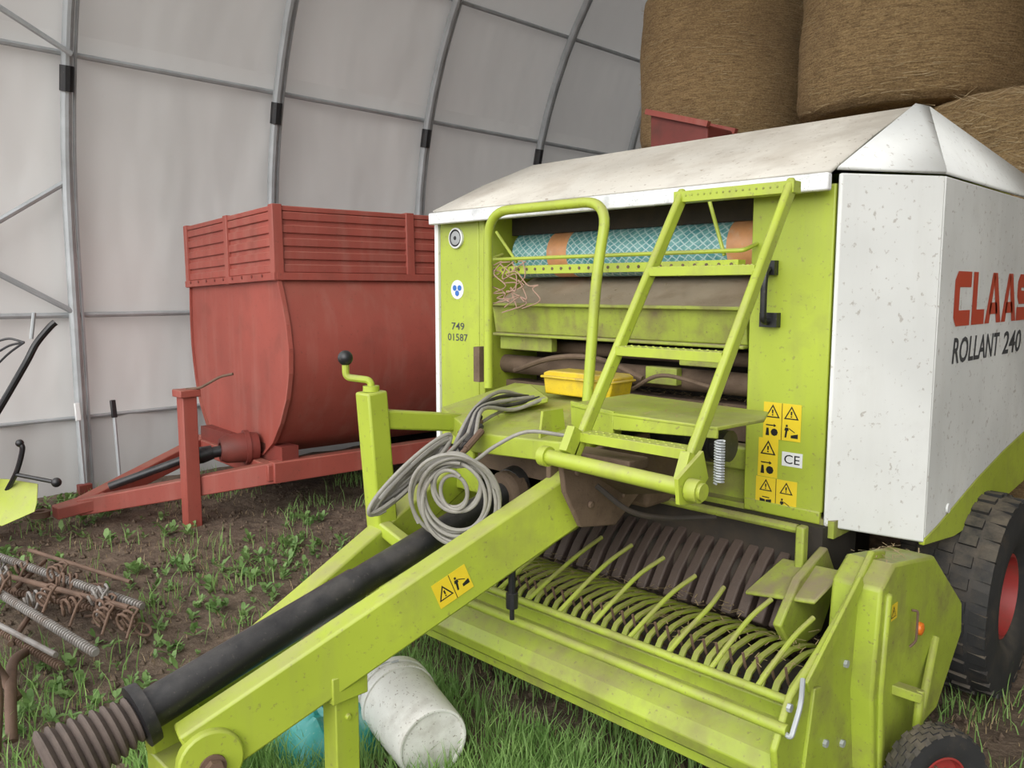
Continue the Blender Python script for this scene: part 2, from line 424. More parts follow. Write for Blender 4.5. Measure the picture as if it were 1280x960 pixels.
# ================================================================= BALER
B=empty('round_baler',(-2.165,3.6,0),'lime green and dirty white round hay baler with ladder and drawbar','baler')
mb=MB()
mb.b2((-3.12,3.1,.72),(-1.18,4.7,1.95))
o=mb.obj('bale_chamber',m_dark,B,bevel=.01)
mb=MB()
prof=[(4.3,.55),(4.8,.5),(5.05,.75),(5.16,1.2),(5.12,1.7),(4.95,2.05),(4.6,2.24),(4.3,2.24)]
mb.prism([(-3.05,y,z) for y,z in prof],(1.85,0,0));mb.obj('tailgate',m_green,B,bevel=.03)
mb=MB()
FL,FR=V((-3.18,2.628,1.982)),V((-1.170,2.628,1.982))
RL,RRt=V((-3.12,3.28,2.265)),V((-1.175,3.31,2.280))
BL,BR=V((-3.12,4.6,2.25)),V((-1.12,4.6,2.15))
n=8
vs=[];fs=[]
for i in range(n+1):
    t=i/n
    for (p,q) in ((FL,FR),(FL.lerp(RL,.5)+V((0,0,.012)),FR.lerp(RRt,.5)+V((0,0,.008))),(RL,RRt),(RL.lerp(BL,.5)+V((0,0,.03)),RRt.lerp(BR,.5)+V((0,0,.0))),(BL,BR)):
        vs.append(p.lerp(q,t))
for i in range(n):
    for j in range(4):
        a=i*5+j;fs.append((a,a+5,a+6,a+1))
mb.add(vs,fs);mb.obj('roof_cover',m_roof,B,solid=.014,angle=20)
mb=MB();mb.add([FL,RL,BL,(mir(-.94),4.6,1.98),(mir(-.94),2.96,1.98)],[(0,1,2,3,4)]);mb.obj('roof_side_cover',m_white,B,solid=.015)
mb=MB();Ap=V((-1.162,3.31,2.292));Aq=V((-1.13,3.36,2.285));P0=V((-1.157,2.645,1.99));C0=V((-.93,2.965,1.985));E1=V((-1.08,4.56,2.14));C1=V((-.93,4.9,1.985))
mb.add([Ap,P0,C0,Aq],[(0,1,2,3)]);mb.add([Aq,C0,C1,E1],[(0,1,2,3)])
mb.obj('roof_side_cover',m_white,B,solid=.012,angle=5)
mb=MB();mb.b2((-3.185,2.598,1.918),(-1.165,2.630,1.975));mb.obj('roof_trim',m_chip,B,bevel=.006)
def sidecov(f):
    r=f(-1)==-1
    mb=MB()
    a=V((f(-1.145),2.655,.80));b=V((f(-1.145),2.655,1.975));c=V((f(-.93),2.965,1.975));d=V((f(-.93),2.97,.72))
    mb.prism([a,b,c,d],V((-.012 if r else .012,0,0)))
    mb.obj('corner_cover',m_white,B,bevel=.006)
    mb=MB();curve=[(2.97,.735),(3.1,.755),(3.3,.80),(3.55,.855),(3.9,.915),(4.27,.965),(4.6,1.02),(4.95,1.1)]
    x=f(-.93);e=V((-.02 if r else .02,0,0))
    mb.prism([(x,y,z) for y,z in curve]+[(x,4.95,1.975),(x,2.97,1.975)],e,0)
    mb.prism([(x,y,z-.002) for y,z in curve]+[(x,4.95,.80),(x,4.3,.72),(x,3.66,.67),(x,3.3,.67),(x,2.97,.71)],e,1)
    return mb.obj('side_cover',[m_white,m_green],B,bevel=.004)
sc=sidecov(lambda x:x);sidecov(mir)
yy=3.125
for ch,wd in(('C',.185),('L',.155),('A',.215),('A',.215),('S',.185)):
    mb=block_letter(ch,(-.9285,yy,1.47),(0,1,0),(0,0,1),wd,.195,.056);mb.obj('side_lettering',m_redt,sc)
    yy+=wd+(.022 if ch in'CS' else .006 if ch=='A' else .012)
mb=MB();text_into(mb,'ROLLANT',(-.9285,3.14,1.335),(0,1,0),(0,0,1),.58,.095,0,bold=.018,shear=.12);mb.obj('side_lettering',m_txt,sc)
mb=MB();text_into(mb,'240',(-.9285,3.77,1.335),(0,1,0),(0,0,1),.28,.095,0,bold=.018,shear=.12);mb.obj('side_lettering',m_txt,sc)
mb=MB();mb.lathe([(0,.018),(.006,.018),(.006,.001)],(-.93,3.2,.80),(1,0,0),12);mb.obj('lock_bolt',m_wht,sc)
mb=MB();mb.b2((-3.17,2.66,.82),(-2.885,2.69,1.945));mb.b2((-2.878,2.655,.82),(-2.84,2.70,1.945));mb.b2((-2.86,2.69,.82),(-2.84,3.1,1.945))
lp=mb.obj('front_panel',m_green,B,bevel=.005)
mb=MB();mb.b2((-3.2,2.65,.8),(-3.172,2.70,1.95));mb.obj('edge_strip',m_white,lp)
mb=MB();mb.b2((-1.46,2.66,.84),(-1.165,2.69,1.945));mb.b2((-1.46,2.69,.84),(-1.44,3.1,1.945));mb.b2((-1.455,2.655,.80),(-1.17,2.675,.845))
rp=mb.obj('front_panel',m_green,B,bevel=.005)
mb=MB();mb.lathe([(0,.050),(.012,.050),(.014,.042)],(-3.04,2.66,1.85),(0,-1,0),24,0);mb.lathe([(.014,.042),(.009,.036),(.012,.034)],(-3.04,2.66,1.85),(0,-1,0),24,1);mb.lathe([(.012,.034),(.014,.02),(.014,.001)],(-3.04,2.66,1.85),(0,-1,0),24,2);mb.lathe([(.0145,.010),(.0165,.009),(.0165,.001)],(-3.04,2.66,1.85),(0,-1,0),12,1)
mb.obj('reflector',[m_wht,m_blk,m_grey],lp)
mb=MB();mb.lathe([(0,.047),(.002,.047),(.002,.0005)],(-3.04,2.66,1.60),(0,-1,0),24,0)
for dx,dz in((-.018,.008),(.018,.008),(0,-.018)):mb.lathe([(0,.014),(.004,.014),(.004,.0005)],(-3.04+dx,2.66,1.60+dz),(0,-1,0),14,1)
mb.obj('round_sticker',[m_wht,m_blue],lp)
mb=MB();text_into(mb,'749',(-3.085,2.6585,1.402),(1,0,0),(0,0,1),.095,.036,0,bold=.01);mb.obj('serial_number',m_txt,lp)
mb=MB();text_into(mb,'01587',(-3.115,2.6585,1.347),(1,0,0),(0,0,1),.15,.036,0,bold=.01);mb.obj('serial_number',m_txt,lp)
X=(1,0,0);Z=(0,0,1)
sticker('warning_sticker',(-1.39,2.659,1.075),X,Z,.14,.13,rp,2,2)
sticker('warning_sticker',(-1.405,2.659,.935),X,Z,.075,.14,rp,1,2)
sticker('warning_sticker',(-1.41,2.659,.815),X,Z,.155,.118,rp,2,2)
mb=MB();mb.b2((-1.315,2.6585,.985),(-1.24,2.6598,1.035));text_into(mb,'CE',(-1.306,2.6580,.994),X,Z,.057,.032,1,bold=.005);mb.obj('conformity_sticker',[m_wht,m_blk],rp)
mb=MB();mb.tube(fillet([(-1.375,2.655,1.67),(-1.375,2.61,1.67),(-1.375,2.60,1.62),(-1.375,2.60,1.49),(-1.375,2.655,1.49)],.02),.012,8);mb.b2((-1.405,2.63,1.47),(-1.34,2.66,1.52));mb.b2((-1.395,2.63,1.65),(-1.355,2.66,1.70));mb.obj('latch_handle',m_black,rp)
# opening interior
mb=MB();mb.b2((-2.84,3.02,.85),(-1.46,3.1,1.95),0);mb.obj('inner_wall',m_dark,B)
mb=MB()
mb.prism([(-2.82,2.98,1.66),(-2.82,2.70,1.535),(-2.82,2.68,1.52),(-2.82,2.98,1.64)],(1.35,0,0));mb.obj('feed_table',m_dusty,B)
mb=MB();mb.prism([(-2.80,2.665,1.535),(-2.80,2.69,1.40),(-2.80,2.715,1.39),(-2.80,2.70,1.54)],(1.32,0,0));mb.b2((-2.80,2.64,1.525),(-1.48,2.672,1.54));mb.b2((-2.80,2.66,1.385),(-1.48,2.70,1.398));mb.obj('feed_apron',m_greend,B,bevel=.004)
mb=MB();mb.b2((-2.84,2.84,1.86),(-1.46,2.90,1.94));mb.obj('upper_beam',m_dark,B)
for z,y,r in((1.33,2.86,.03),(1.24,2.80,.045)):
    mb=MB();mb.tube([(-2.84,y,z),(-1.46,y,z)],r,12);mb.obj('feed_roller',m_brown,B)
mb=MB();mb.b2((-2.84,2.8,1.02),(-1.46,2.9,1.16));mb.obj('cross_beam',m_brown,B)
for a,b in(((-2.78,2.70,1.32),(-2.45,2.74,1.385)),((-1.95,2.72,1.22),(-1.80,2.76,1.29)),((-1.75,2.66,1.31),(-1.58,2.72,1.335))):
    mb=MB();mb.b2(a,b);mb.obj('feed_bracket',m_greend,B,bevel=.004)
mb=MB();mb.tube(spline([(-2.7,2.72,1.22),(-2.4,2.66,1.30),(-2.15,2.66,1.31),(-1.95,2.7,1.24)],6),.012,8);mb.obj('twine_arm',m_brown,B)
mb=MB();mb.tube(spline([(-1.95,2.62,1.2),(-1.8,2.62,1.27),(-1.6,2.64,1.24)],6),.008,8);mb.obj('twine_arm',m_brown,B)
mb=MB();mb.b2((-2.75,2.5,1.18),(-2.71,2.58,1.34));mb.obj('hose_bracket',m_brown,B)
mb=MB();mb.b2((-2.84,2.72,.80),(-1.46,2.86,.96));mb.b2((-2.84,2.70,.93),(-1.46,2.78,1.02));mb.obj('front_beam',m_greend,B,bevel=.01)
mb=MB()
mb.beam((-2.73,2.56,1.685),(-1.44,2.56,1.685),.05,.035)
for i in range(26):
    mb.lathe([(0,.0065),(.002,.0065),(.002,.0005)],(-2.69+i*.049,2.535,1.687),(0,-1,0),8,1)
mb.obj('step_bar',[m_green,m_brown],B)
mb=MB();mb.tube(fillet([(-2.72,2.66,1.76),(-2.72,2.57,1.735),(-1.44,2.57,1.735),(-1.44,2.66,1.76)],.02),.008,8);mb.obj('guide_rod',m_green,B)
mb=MB();mb.tube([(-2.70,2.6,1.86),(-2.55,2.58,1.72)],.007,8);mb.obj('guide_rod',m_green,B)
mb=MB();mb.tube([(-1.60,2.6,1.92),(-1.52,2.58,1.72)],.007,8);mb.obj('guide_rod',m_green,B)
mb=MB()
mb.tube(fillet([(-2.65,2.5,1.16),(-2.65,2.5,1.94),(-1.975,2.5,1.94),(-1.965,2.42,1.68),(-1.95,2.35,1.15)],.13,8),.0205,14)
mb.obj('guard_rail',m_green,B)
LT,LB=V((0,2.46,1.93)),V((0,1.885,1.08))
def lad(t,x):p=LT.lerp(LB,t);return V((x,p.y,p.z))
mb=MB()
for x in(-1.618,-1.218):
    mb.beam(lad(-.01,x),lad(1.0,x),.026,.044,up=(0,-.8,.55))
lo=mb.obj('ladder',m_green,B,bevel=.008)
mb=MB();p=lad(.01,0);mb.b2((-1.64,p.y-.02,p.z-.022),(-1.20,p.y+.03,p.z+.016));
for i in range(16):mb.lathe([(0,.004),(.002,.004),(.002,.0005)],(-1.59+i*.024,p.y-.02,p.z),(0,-1,0),8,1)
mb.obj('rung',[m_green,m_greend],lo,bevel=.003)
for t in(.31,.61,.915):
    p=lad(t,0);mb=MB()
    mb.b2((-1.61,p.y-.03,p.z-.022),(-1.225,p.y+.035,p.z+.008))
    for i in range(13):
        mb.lathe([(0,.006),(.003,.003)],(-1.58+i*.028,p.y-.012,p.z+.008),(0,0,1),6,0);mb.lathe([(0,.006),(.003,.003)],(-1.58+i*.028,p.y+.018,p.z+.008),(0,0,1),6,0)
    mb.obj('rung',m_green,lo,bevel=.003)
mb=MB();mb.tube([(-1.70,1.85,1.08),(-1.13,1.85,1.065)],.024,14);mb.lathe([(-.015,.032),(.02,.032)],(-1.16,1.85,1.065),(1,0,0),16,caps=True)
mb.lathe([(-.015,.032),(.015,.032)],(-1.70,1.85,1.08),(1,0,0),16,caps=True)
mb.beam((-1.205,1.86,1.06),(-1.205,1.90,1.15),.03,.06);mb.beam((-1.62,1.86,1.10),(-1.62,1.90,1.17),.03,.05)
mb.prism([(-1.19,1.80,1.10),(-1.19,1.92,1.16),(-1.19,1.95,1.08),(-1.19,1.88,1.02),(-1.19,1.81,1.03)],(.012,0,0))
mb.obj('ladder_pivot_tube',m_green,lo)
mb=MB();mb.tube([(-1.145+.013*math.cos(i*.9),1.95+.013*math.sin(i*.9),1.19-.12*i/110) for i in range(111)],.003,6);mb.obj('ladder_spring',m_steel,lo)
mb=MB();mb.prism([(-2.62,2.64,1.175),(-1.93,2.64,1.18),(-1.70,2.24,1.135),(-1.75,1.98,1.10),(-2.13,1.93,1.09),(-2.60,2.18,1.11)],(0,0,-.012))
mb.prism([(-1.75,1.98,1.098),(-2.13,1.93,1.088),(-2.13,1.925,1.02),(-1.76,1.975,1.03)],(0,.01,0));mb.prism([(-2.13,1.93,1.088),(-2.60,2.18,1.108),(-2.60,2.175,1.04),(-2.13,1.925,1.02)],(.004,.01,0));mb.prism([(-1.75,1.98,1.098),(-1.70,2.24,1.133),(-1.70,2.24,1.06),(-1.76,1.98,1.03)],(-.01,0,0))
mb.obj('gearbox_guard',m_greenm,B,bevel=.005)
mb=MB();mb.prism([(-2.45,2.30,1.14),(-2.20,2.16,1.13),(-2.10,2.30,1.165),(-2.35,2.46,1.185)],(0,0,.022));mb.obj('guard_cover_plate',m_greenm,B,bevel=.006)
mb=MB();mb.tube([(-2.25,2.2,1.12),(-2.25,2.2,1.17)],.02,10);mb.lathe([(0,.03),(.02,.03)],(-2.25,2.2,1.165),(0,0,1),10,caps=True);mb.obj('guard_knob',m_greend,B)
mb=MB();mb.prism([(-1.86,2.50,1.205),(-1.26,2.44,1.205),(-1.20,2.30,1.205),(-1.22,2.06,1.205),(-1.60,2.06,1.205),(-1.85,2.14,1.205)],(0,0,-.012))
mb.prism([(-1.60,2.06,1.20),(-1.22,2.06,1.20),(-1.22,2.06,1.17),(-1.60,2.06,1.15)],(0,.01,0))
mb.prism([(-1.86,2.15,1.21),(-1.60,2.06,1.21),(-1.60,2.06,1.10),(-1.84,2.14,1.06)],(0,.012,0))
mb.obj('landing_plate',m_greenm,B,bevel=.003)
mb=MB();mb.prism([(-1.86,2.0,1.19),(-1.86,2.10,1.19),(-1.86,2.12,1.08),(-1.86,1.98,1.06)],(.01,0,0));mb.obj('landing_bracket',m_greenm,B)
mb=MB();mb.tube([(-1.9,2.45,1.07),(-1.40,2.45,1.07)],.055,16);mb.lathe([(0,.065),(.05,.065)],(-1.5,2.45,1.07),(1,0,0),16,caps=True);mb.obj('support_cylinder',m_black,B)
mb=MB();mb.b2((-2.32,2.12,.78),(-1.88,2.62,1.02));mb.lathe([(0,.09),(.08,.08)],(-2.1,2.12,.85),(0,-1,0),18,caps=True);mb.b2((-2.5,2.4,.8),(-1.7,2.72,1.03));mb.obj('gearbox',m_brown,B,bevel=.02)
mb=MB();mb.prism([(-1.66,1.88,1.07),(-1.66,2.35,1.10),(-1.66,2.40,.95),(-1.66,2.16,.80),(-1.66,1.98,.83),(-1.66,1.90,.96)],(-.02,0,0))
mb.prism([(-1.80,1.98,1.02),(-1.80,2.35,1.05),(-1.80,2.40,.95),(-1.80,2.16,.80),(-1.80,1.98,.83)],(-.02,0,0))
mb.b2((-1.70,1.95,1.05),(-1.45,2.05,1.085));mb.prism([(-1.66,1.92,1.06),(-1.35,1.95,1.06),(-1.35,2.1,.98),(-1.66,2.2,.9)],(0,.02,0))
for y,z in((1.95,1.02),(2.02,.90),(2.2,.9)):mb.lathe([(0,.014),(.012,.014)],(-1.66,y,z),(1,0,0),6,caps=True)
mb.obj('drawbar_bracket',m_brown,B,bevel=.005)
mb=MB();mb.tube(spline([(-1.6,1.98,.98),(-1.52,2.05,.90),(-1.45,2.15,.87),(-1.36,2.3,.86)]),.009,8);mb.obj('drawbar_cable',m_dark,B)

# drawbar
mb=MB()
mb.beam((-1.73,2.20,.97),(-2.04,.83,.37),.085,.185,up=(0,0,1),h1=.17)
da=mb.obj('drawbar',m_green,B,bevel=.008)
mb=MB();mb.beam((-2.50,2.25,.88),(-2.26,.85,.34),.08,.13,up=(0,0,1),h1=.12);mb.obj('drawbar_arm',m_green,da,bevel=.008)
mb=MB();mb.b2((-2.5,2.12,.80),(-1.7,2.25,.92));mb.obj('cross_member',m_green,da,bevel=.008)
mb=MB();mb.beam((-2.34,1.5,.55),(-1.90,1.5,.60),.08,.08);mb.obj('cross_member',m_green,da,bevel=.005)
sd=V((-2.04,.83,.37))-V((-1.73,2.20,.97));sd=-sd.normalized()
upv=(V((0,0,1))-sd*sd.z).normalized();nrm=sd.cross(upv)
ar=V((-1.73,2.20,.97)).lerp(V((-2.04,.83,.37)),.455)+nrm*.0435
sticker('warning_sticker',ar-upv*.045-sd*.06,sd,upv,.125,.085,da,2,1)
mb=MB()
mb.lathe([(-.02,.085),(.02,.085)],(-1.985,.86,.37),(1,-.2,0),24,caps=True)
mb.lathe([(-.02,.085),(.02,.085)],(-2.2,.86,.36),(1,.2,0),24,caps=True)
mb.beam((-2.21,.84,.30),(-1.99,.84,.30),.12,.08)
mb.beam((-2.10,.86,.30),(-2.10,.62,.26),.09,.05)
mb.obj('hitch_head',m_green,da,bevel=.006)
mb=MB();mb.lathe([(0,.026),(.02,.026)],(-1.955,.855,.36),(1,-.2,0),6,caps=True);mb.lathe([(0,.035),(.006,.035)],(-1.962,.856,.36),(1,-.2,0),18,caps=True);mb.obj('hitch_bolt',m_rust,da)
mb=MB();mb.lathe([(-.02,.05),(-.02,.075),(.02,.075),(.02,.05),(-.02,.05)],(-2.10,.56,.25),(0,0,1),24);mb.obj('towing_eye',m_rust,da)
mb=MB();mb.b2((-2.0,1.21,.02),(-1.93,1.29,.50));mb.b2((-2.02,1.19,.42),(-1.91,1.31,.50));mb.b2((-2.05,1.15,-.02),(-1.88,1.35,.012));mb.tube([(-2.01,1.25,.36),(-1.92,1.25,.36)],.01,8);mb.obj('parking_stand',m_green,da,bevel=.006)
mb=MB();mb.beam((-2.42,1.74,.70),(-2.42,1.70,1.235),.085,.085,up=(1,0,0));mb.beam((-2.42,1.74,1.13),(-2.42,2.2,1.06),.06,.07);mb.beam((-2.42,1.72,.74),(-2.20,1.72,.68),.05,.05);mb.beam((-2.42,2.2,1.06),(-2.42,2.2,.86),.06,.06,up=(1,0,0));mb.obj('support_post',m_green,da,bevel=.008)
mb=MB();mb.tube(fillet([(-2.42,1.70,1.22),(-2.42,1.70,1.275),(-2.49,1.64,1.285),(-2.49,1.64,1.33)],.02),.013,10);mb.lathe([(0,.03),(.02,.03)],(-2.42,1.70,1.235),(0,0,1),12,caps=True);mb.sphere((-2.49,1.64,1.355),.028,1);mb.obj('crank_handle',[m_green,m_black],da)
p0=V((-2.10,2.10,.86));p1=V((-2.15,.74,.47));d=(p1-p0)
mb=MB()
mb.tube([p0,p0+d*.02,p0+d*.5,p0+d*.5,p0+d*.97,p0+d],[.050,.048,.048,.053,.056,.060],20)
pt=mb.obj('drive_shaft',m_black,B)
mb=MB();dn=d.normalized();prof=[]
for i in range(9):
    x=i*.025;r=.060+.005*i
    prof+=[(x,r-.009),(x+.009,r+.004),(x+.015,r+.004),(x+.023,r-.009)]
mb.lathe([(-.02,.066),(.0,.07)],p1,dn,24,1)
mb.lathe(prof,p1+dn*.0,dn,28,0,caps=True)
mb.lathe([(0,.084),(.03,.088),(.035,.06)],p1-dn*.03,dn,24,1)
mb.obj('shaft_boot',[m_boot,m_black],pt)
mb=MB();mb.lathe([(-.09,.05),(-.09,.075),(.0,.08),(.02,.05)],p0,dn,20);mb.obj('shaft_guard',m_black,pt)
mb=MB();mb.tube([(-1.80,1.80,.72),(-1.80,1.80,.62)],.012,8);mb.lathe([(0,.02),(.05,.02)],(-1.80,1.80,.57),(0,0,1),10,caps=True);mb.tube([(-1.80,1.80,.58),(-1.80,1.80,.53)],.008,8);mb.obj('hose_coupling',m_black,B)
cc=V((-1.97,1.71,.915));u=V((.707,.707,0));w=V((.1,-.1,1)).normalized();nn=u.cross(w)
def loop(c,ra,rb,rot,turns,dr,jit,r=.0066,u=u,w=w,nm='hydraulic_hose',lead=None,tail=None):
    pts=list(lead) if lead else []
    n=int(turns*22);ph=R.uniform(0,6)
    for i in range(n):
        a=rot+2*math.pi*i/22;k=1+dr*math.sin(i*.13+rot)+.02*math.sin(i*.37+ph)
        x=ra*k*math.cos(a)+.006*math.sin(i*.09+ph);y=rb*k*math.sin(a)+.007*math.cos(i*.11+ph)
        pts.append(c+u*x+w*y+nn*(jit*math.sin(i*.31+rot*2)))
    if tail:pts+=tail
    mb=MB();mb.tube(spline(pts,2),r,8);return mb.obj(nm,m_hose,B)
loop(cc,.140,.152,.3,2.6,.05,.018)
loop(cc+V((.005,.005,-.01)),.126,.138,2.3,2.0,.06,.024)
loop(cc+V((.0,.0,.01)),.108,.120,1.4,2.6,.07,.024)
loop(cc+V((-.01,-.01,.03)),.05,.062,.9,2.0,.12,.018)
loop(cc+V((-.01,.01,.05)),.082,.088,2.2,2,.06,.025,lead=[V((-2.2,2.15,1.14)),V((-2.12,1.95,1.12))])
bc=V((-2.17,1.70,.985));bu=(V((-2.18,1.82,1.08))-V((-2.24,1.44,.81))).normalized()
bw=(V((.35,-.35,.87))-bu*V((.35,-.35,.87)).dot(bu)).normalized()
for k in range(8):
    loop(bc+V((.008*k,-.008*k,.010*math.sin(k*2))),.135+.009*k,.012+.005*k,.4*k,1.3,.05,.012,r=.0068,u=bu,w=bw)
for k in range(5):
    mb=MB();mb.tube(spline([(-2.24+.03*k,2.3,1.18),(-2.22+.02*k,2.15,1.21-.015*k),(-2.17+.01*k,1.98,1.17),(-2.12+.02*k,1.85,1.08),(-2.06,1.75,1.0)],5),.0075,8);mb.obj('hydraulic_hose',m_black if k%2 else m_hose,B)
mb=MB();mb.tube(spline([(-1.75,2.0,1.12),(-1.85,1.92,1.13),(-1.93,1.85,1.08),(-1.95,1.75,1.03),(-2.02,1.70,1.02)],5),.0065,8);mb.obj('hydraulic_hose',m_hose,B)
for k in range(5):
    a=V((-2.19+.035*k,2.02-.03*k,1.15-.01*k));mb=MB();mb.tube([a,a+V((.03,-.10,-.045))],.012,8);mb.tube([a+V((.03,-.10,-.045)),a+V((.035,-.13,-.06))],.009,8)
    mb.obj('hose_coupling',m_black if k%2 else m_rust,B)

# ---------------------------------------------------------------- pickup
XL,XR=-2.78,-.945
mb=MB()
mb.prism([(XL,1.99,.235),(XL,1.96,.26),(XL,1.945,.30),(XL,1.965,.345),(XL,2.02,.385),(XL,2.12,.40),(XL,2.12,.37),(XL,2.04,.35),(XL,1.99,.31),(XL,2.01,.245)],(XR-XL,0,0))
mb.b2((XL,2.04,.17),(XR,2.08,.36))
pk=mb.obj('pickup',m_greenp,B,bevel=.004,angle=25)
for (y,z,r) in((1.93,.452,.016),(2.02,.485,.013)):
    mb=MB();mb.tube([(XL+.02,y,z),(-.91,y,z)],r,14);mb.obj('guard_tube',m_greenp,pk)
for i in range(10):
    x=-2.40+.15*i;mb=MB();dy=.44-.022*i;dz=.20-.006*i+R.uniform(-.02,.02)
    tx=x+.05+R.uniform(-.03,.03)
    mb.tube(spline([(x,2.02,.485),(x+.015,2.02+dy*.35,.485+dz*.40),(x+.03,2.02+dy*.7,.485+dz*.75),(tx,2.02+dy,.485+dz)],5),.008,10);mb.obj('tine',m_greenp,pk)
mb=MB();mb.tube([(XL+.03,2.28,.33),(-.97,2.28,.33)],.13,20);mb.obj('reel_drum',m_dark,pk)
mb=MB();mb.b2((XL,2.075,.37),(-.96,2.10,.435));mb.obj('stripper_rail',m_greenp,pk,bevel=.004)
prof=[(2.085,.40),(2.088,.435),(2.12,.475),(2.19,.50),(2.29,.505),(2.38,.49),(2.46,.465),(2.50,.44)]
def strip(x,name='stripper_band'):
    mb=MB();w=.019
    P=[V((x,y,z)) for y,z in prof];vs=[];fs=[]
    for i,p in enumerate(P):
        t=(P[min(i+1,len(P)-1)]-P[max(i-1,0)]).normalized();nr=V((0,-t.z,t.y))
        for a,b in((-w/2,0),(w/2,0),(w/2,-.008),(-w/2,-.008)):vs.append(p+V((a,0,0))+nr*b)
        if i:
            for k in range(4):
                k2=(k+1)%4;fs.append(((i-1)*4+k,(i-1)*4+k2,i*4+k2,i*4+k))
    fs.append((3,2,1,0));n=len(P)*4;fs.append((n-4,n-3,n-2,n-1))
    mb.add(vs,fs);return mb.obj(name,m_greenp,pk,angle=50)
s0=strip(-.99)
for i in range(1,37):clone(s0,(-.045*i,0,0),pk)
mb=MB();mb.tube(spline([(-1.0125,2.24,.38),(-1.0125,2.15,.46),(-1.0125,2.12,.525)],4),.0045,6);t0=mb.obj('spring_tooth',m_rust,pk)
for i in range(1,36):clone(t0,(-.045*i,0,0),pk)
mb=MB();mb.b2((-2.6,2.62,.42),(-1.14,2.9,.80));mb.obj('rotor_housing',m_dark,B)
pp=[(2.43,.49),(2.49,.575),(2.58,.66),(2.69,.735),(2.71,.715),(2.62,.63),(2.54,.54),(2.47,.465)]
mb=MB()
mb.prism([(-1.19,y,z) for y,z in pp],(-.040,0,0));rb=mb.obj('rotor_plate',m_bar,B,bevel=.006)
for i in range(1,22):clone(rb,(-.060*i,0,R.uniform(-.008,.008)),B)
mb=MB();mb.tube([(-2.6,2.60,.57),(-1.14,2.60,.57)],.07,16);mb.obj('rotor_shaft',m_dark,B)
mb=MB();mb.tube([(-2.84,2.56,.80),(-1.20,2.56,.80)],.016,10);mb.obj('frame_tube',m_greend,B)
mb=MB();mb.b2((-1.7,2.66,.76),(-1.12,2.80,.82));mb.obj('frame_rail',m_greend,B)
mb=MB();mb.prism([(-1.12,2.30,.56),(-1.12,2.42,.68),(-1.12,2.62,.74),(-1.12,2.72,.60),(-1.12,2.60,.45),(-1.12,2.40,.44)],(-.03,0,0))
mb.prism([(-1.30,2.40,.60),(-1.05,2.38,.64),(-1.02,2.52,.71),(-1.25,2.56,.69)],(0,0,-.015));mb.b2((-1.19,2.52,.62),(-1.16,2.56,.82))
mb.obj('pickup_hinge',m_greend,B,bevel=.008)
def endplate(x,e):
    mb=MB()
    mb.prism([(x,1.93,.24),(x,1.90,.40),(x,1.98,.52),(x,2.16,.60),(x,2.36,.70),(x,2.50,.80),(x,2.60,.78),(x,2.58,.55),(x,2.50,.20),(x,2.36,.08),(x,2.05,.10)],(e,0,0))
    return mb.obj('end_plate',m_greenp,pk,bevel=.006)
endplate(XR,.02);endplate(XL,-.02)
mb=MB();mb.beam((-.92,2.06,.52),(-.92,2.40,.735),.012,.045);mb.beam((-.92,2.05,.16),(-.92,2.12,.50),.012,.045,up=(0,1,0));mb.obj('end_plate_rib',m_greenp,pk,bevel=.003)
mb=MB();mb.tube(fillet([(-.92,1.93,.445),(-.895,1.92,.44),(-.89,1.96,.52),(-.915,2.02,.56)],.03),.007,8);mb.obj('guard_bracket',m_steel,pk)
for y,z in((2.1,.45),(2.2,.3),(2.32,.5),(2.32,.25),(1.96,.5)):
    mb=MB();mb.lathe([(0,.012),(.01,.012)],(-.925,y,z),(1,0,0),6,caps=True);mb.obj('bolt',m_steel,pk)
mb=MB();mb.prism([(-.86,2.42,.12),(-.86,2.37,.40),(-.86,2.40,.72),(-.86,2.50,.775),(-.86,2.86,.715),(-.86,3.20,.46),(-.86,3.22,.34),(-.86,2.98,.13)],(-.15,0,0))
mb.prism([(-.845,2.44,.10),(-.845,2.405,.4),(-.845,2.43,.70),(-.845,2.46,.70),(-.845,2.44,.4),(-.845,2.475,.1)],(-.02,0,0))
sb=mb.obj('drive_cover',m_greenp,B,bevel=.014)
mb=MB();mb.lathe([(0,.022),(.012,.020),(.016,.01)],(-.86,2.74,.5),(1,0,0),12,caps=True);mb.obj('reflector',m_refl,sb)
mb=MB();mb.tube(fillet([(-.845,2.62,.60),(-.83,2.63,.60),(-.83,2.63,.50),(-.845,2.62,.48)],.02),.004,8);mb.obj('cover_handle',m_rust,sb)
sticker('warning_sticker',(-.8585,2.47,.60),(0,1,0),Z,.06,.05,sb,1,1)
mb=MB();mb.prism([(-1.0,2.02,.12),(-1.0,2.44,.08),(-.80,2.44,.06),(-.78,2.25,.08),(-.90,2.02,.10)],(0,0,.015));mb.beam((-.80,2.60,.34),(-.92,2.52,.38),.05,.03);mb.tube([(-.80,2.60,.36),(-.80,2.58,.17)],.014,8);mb.tube([(-.81,2.62,.20),(-.855,2.9,.42)],.014,8)
mb.obj('wheel_bracket',m_greenp,B,bevel=.003)

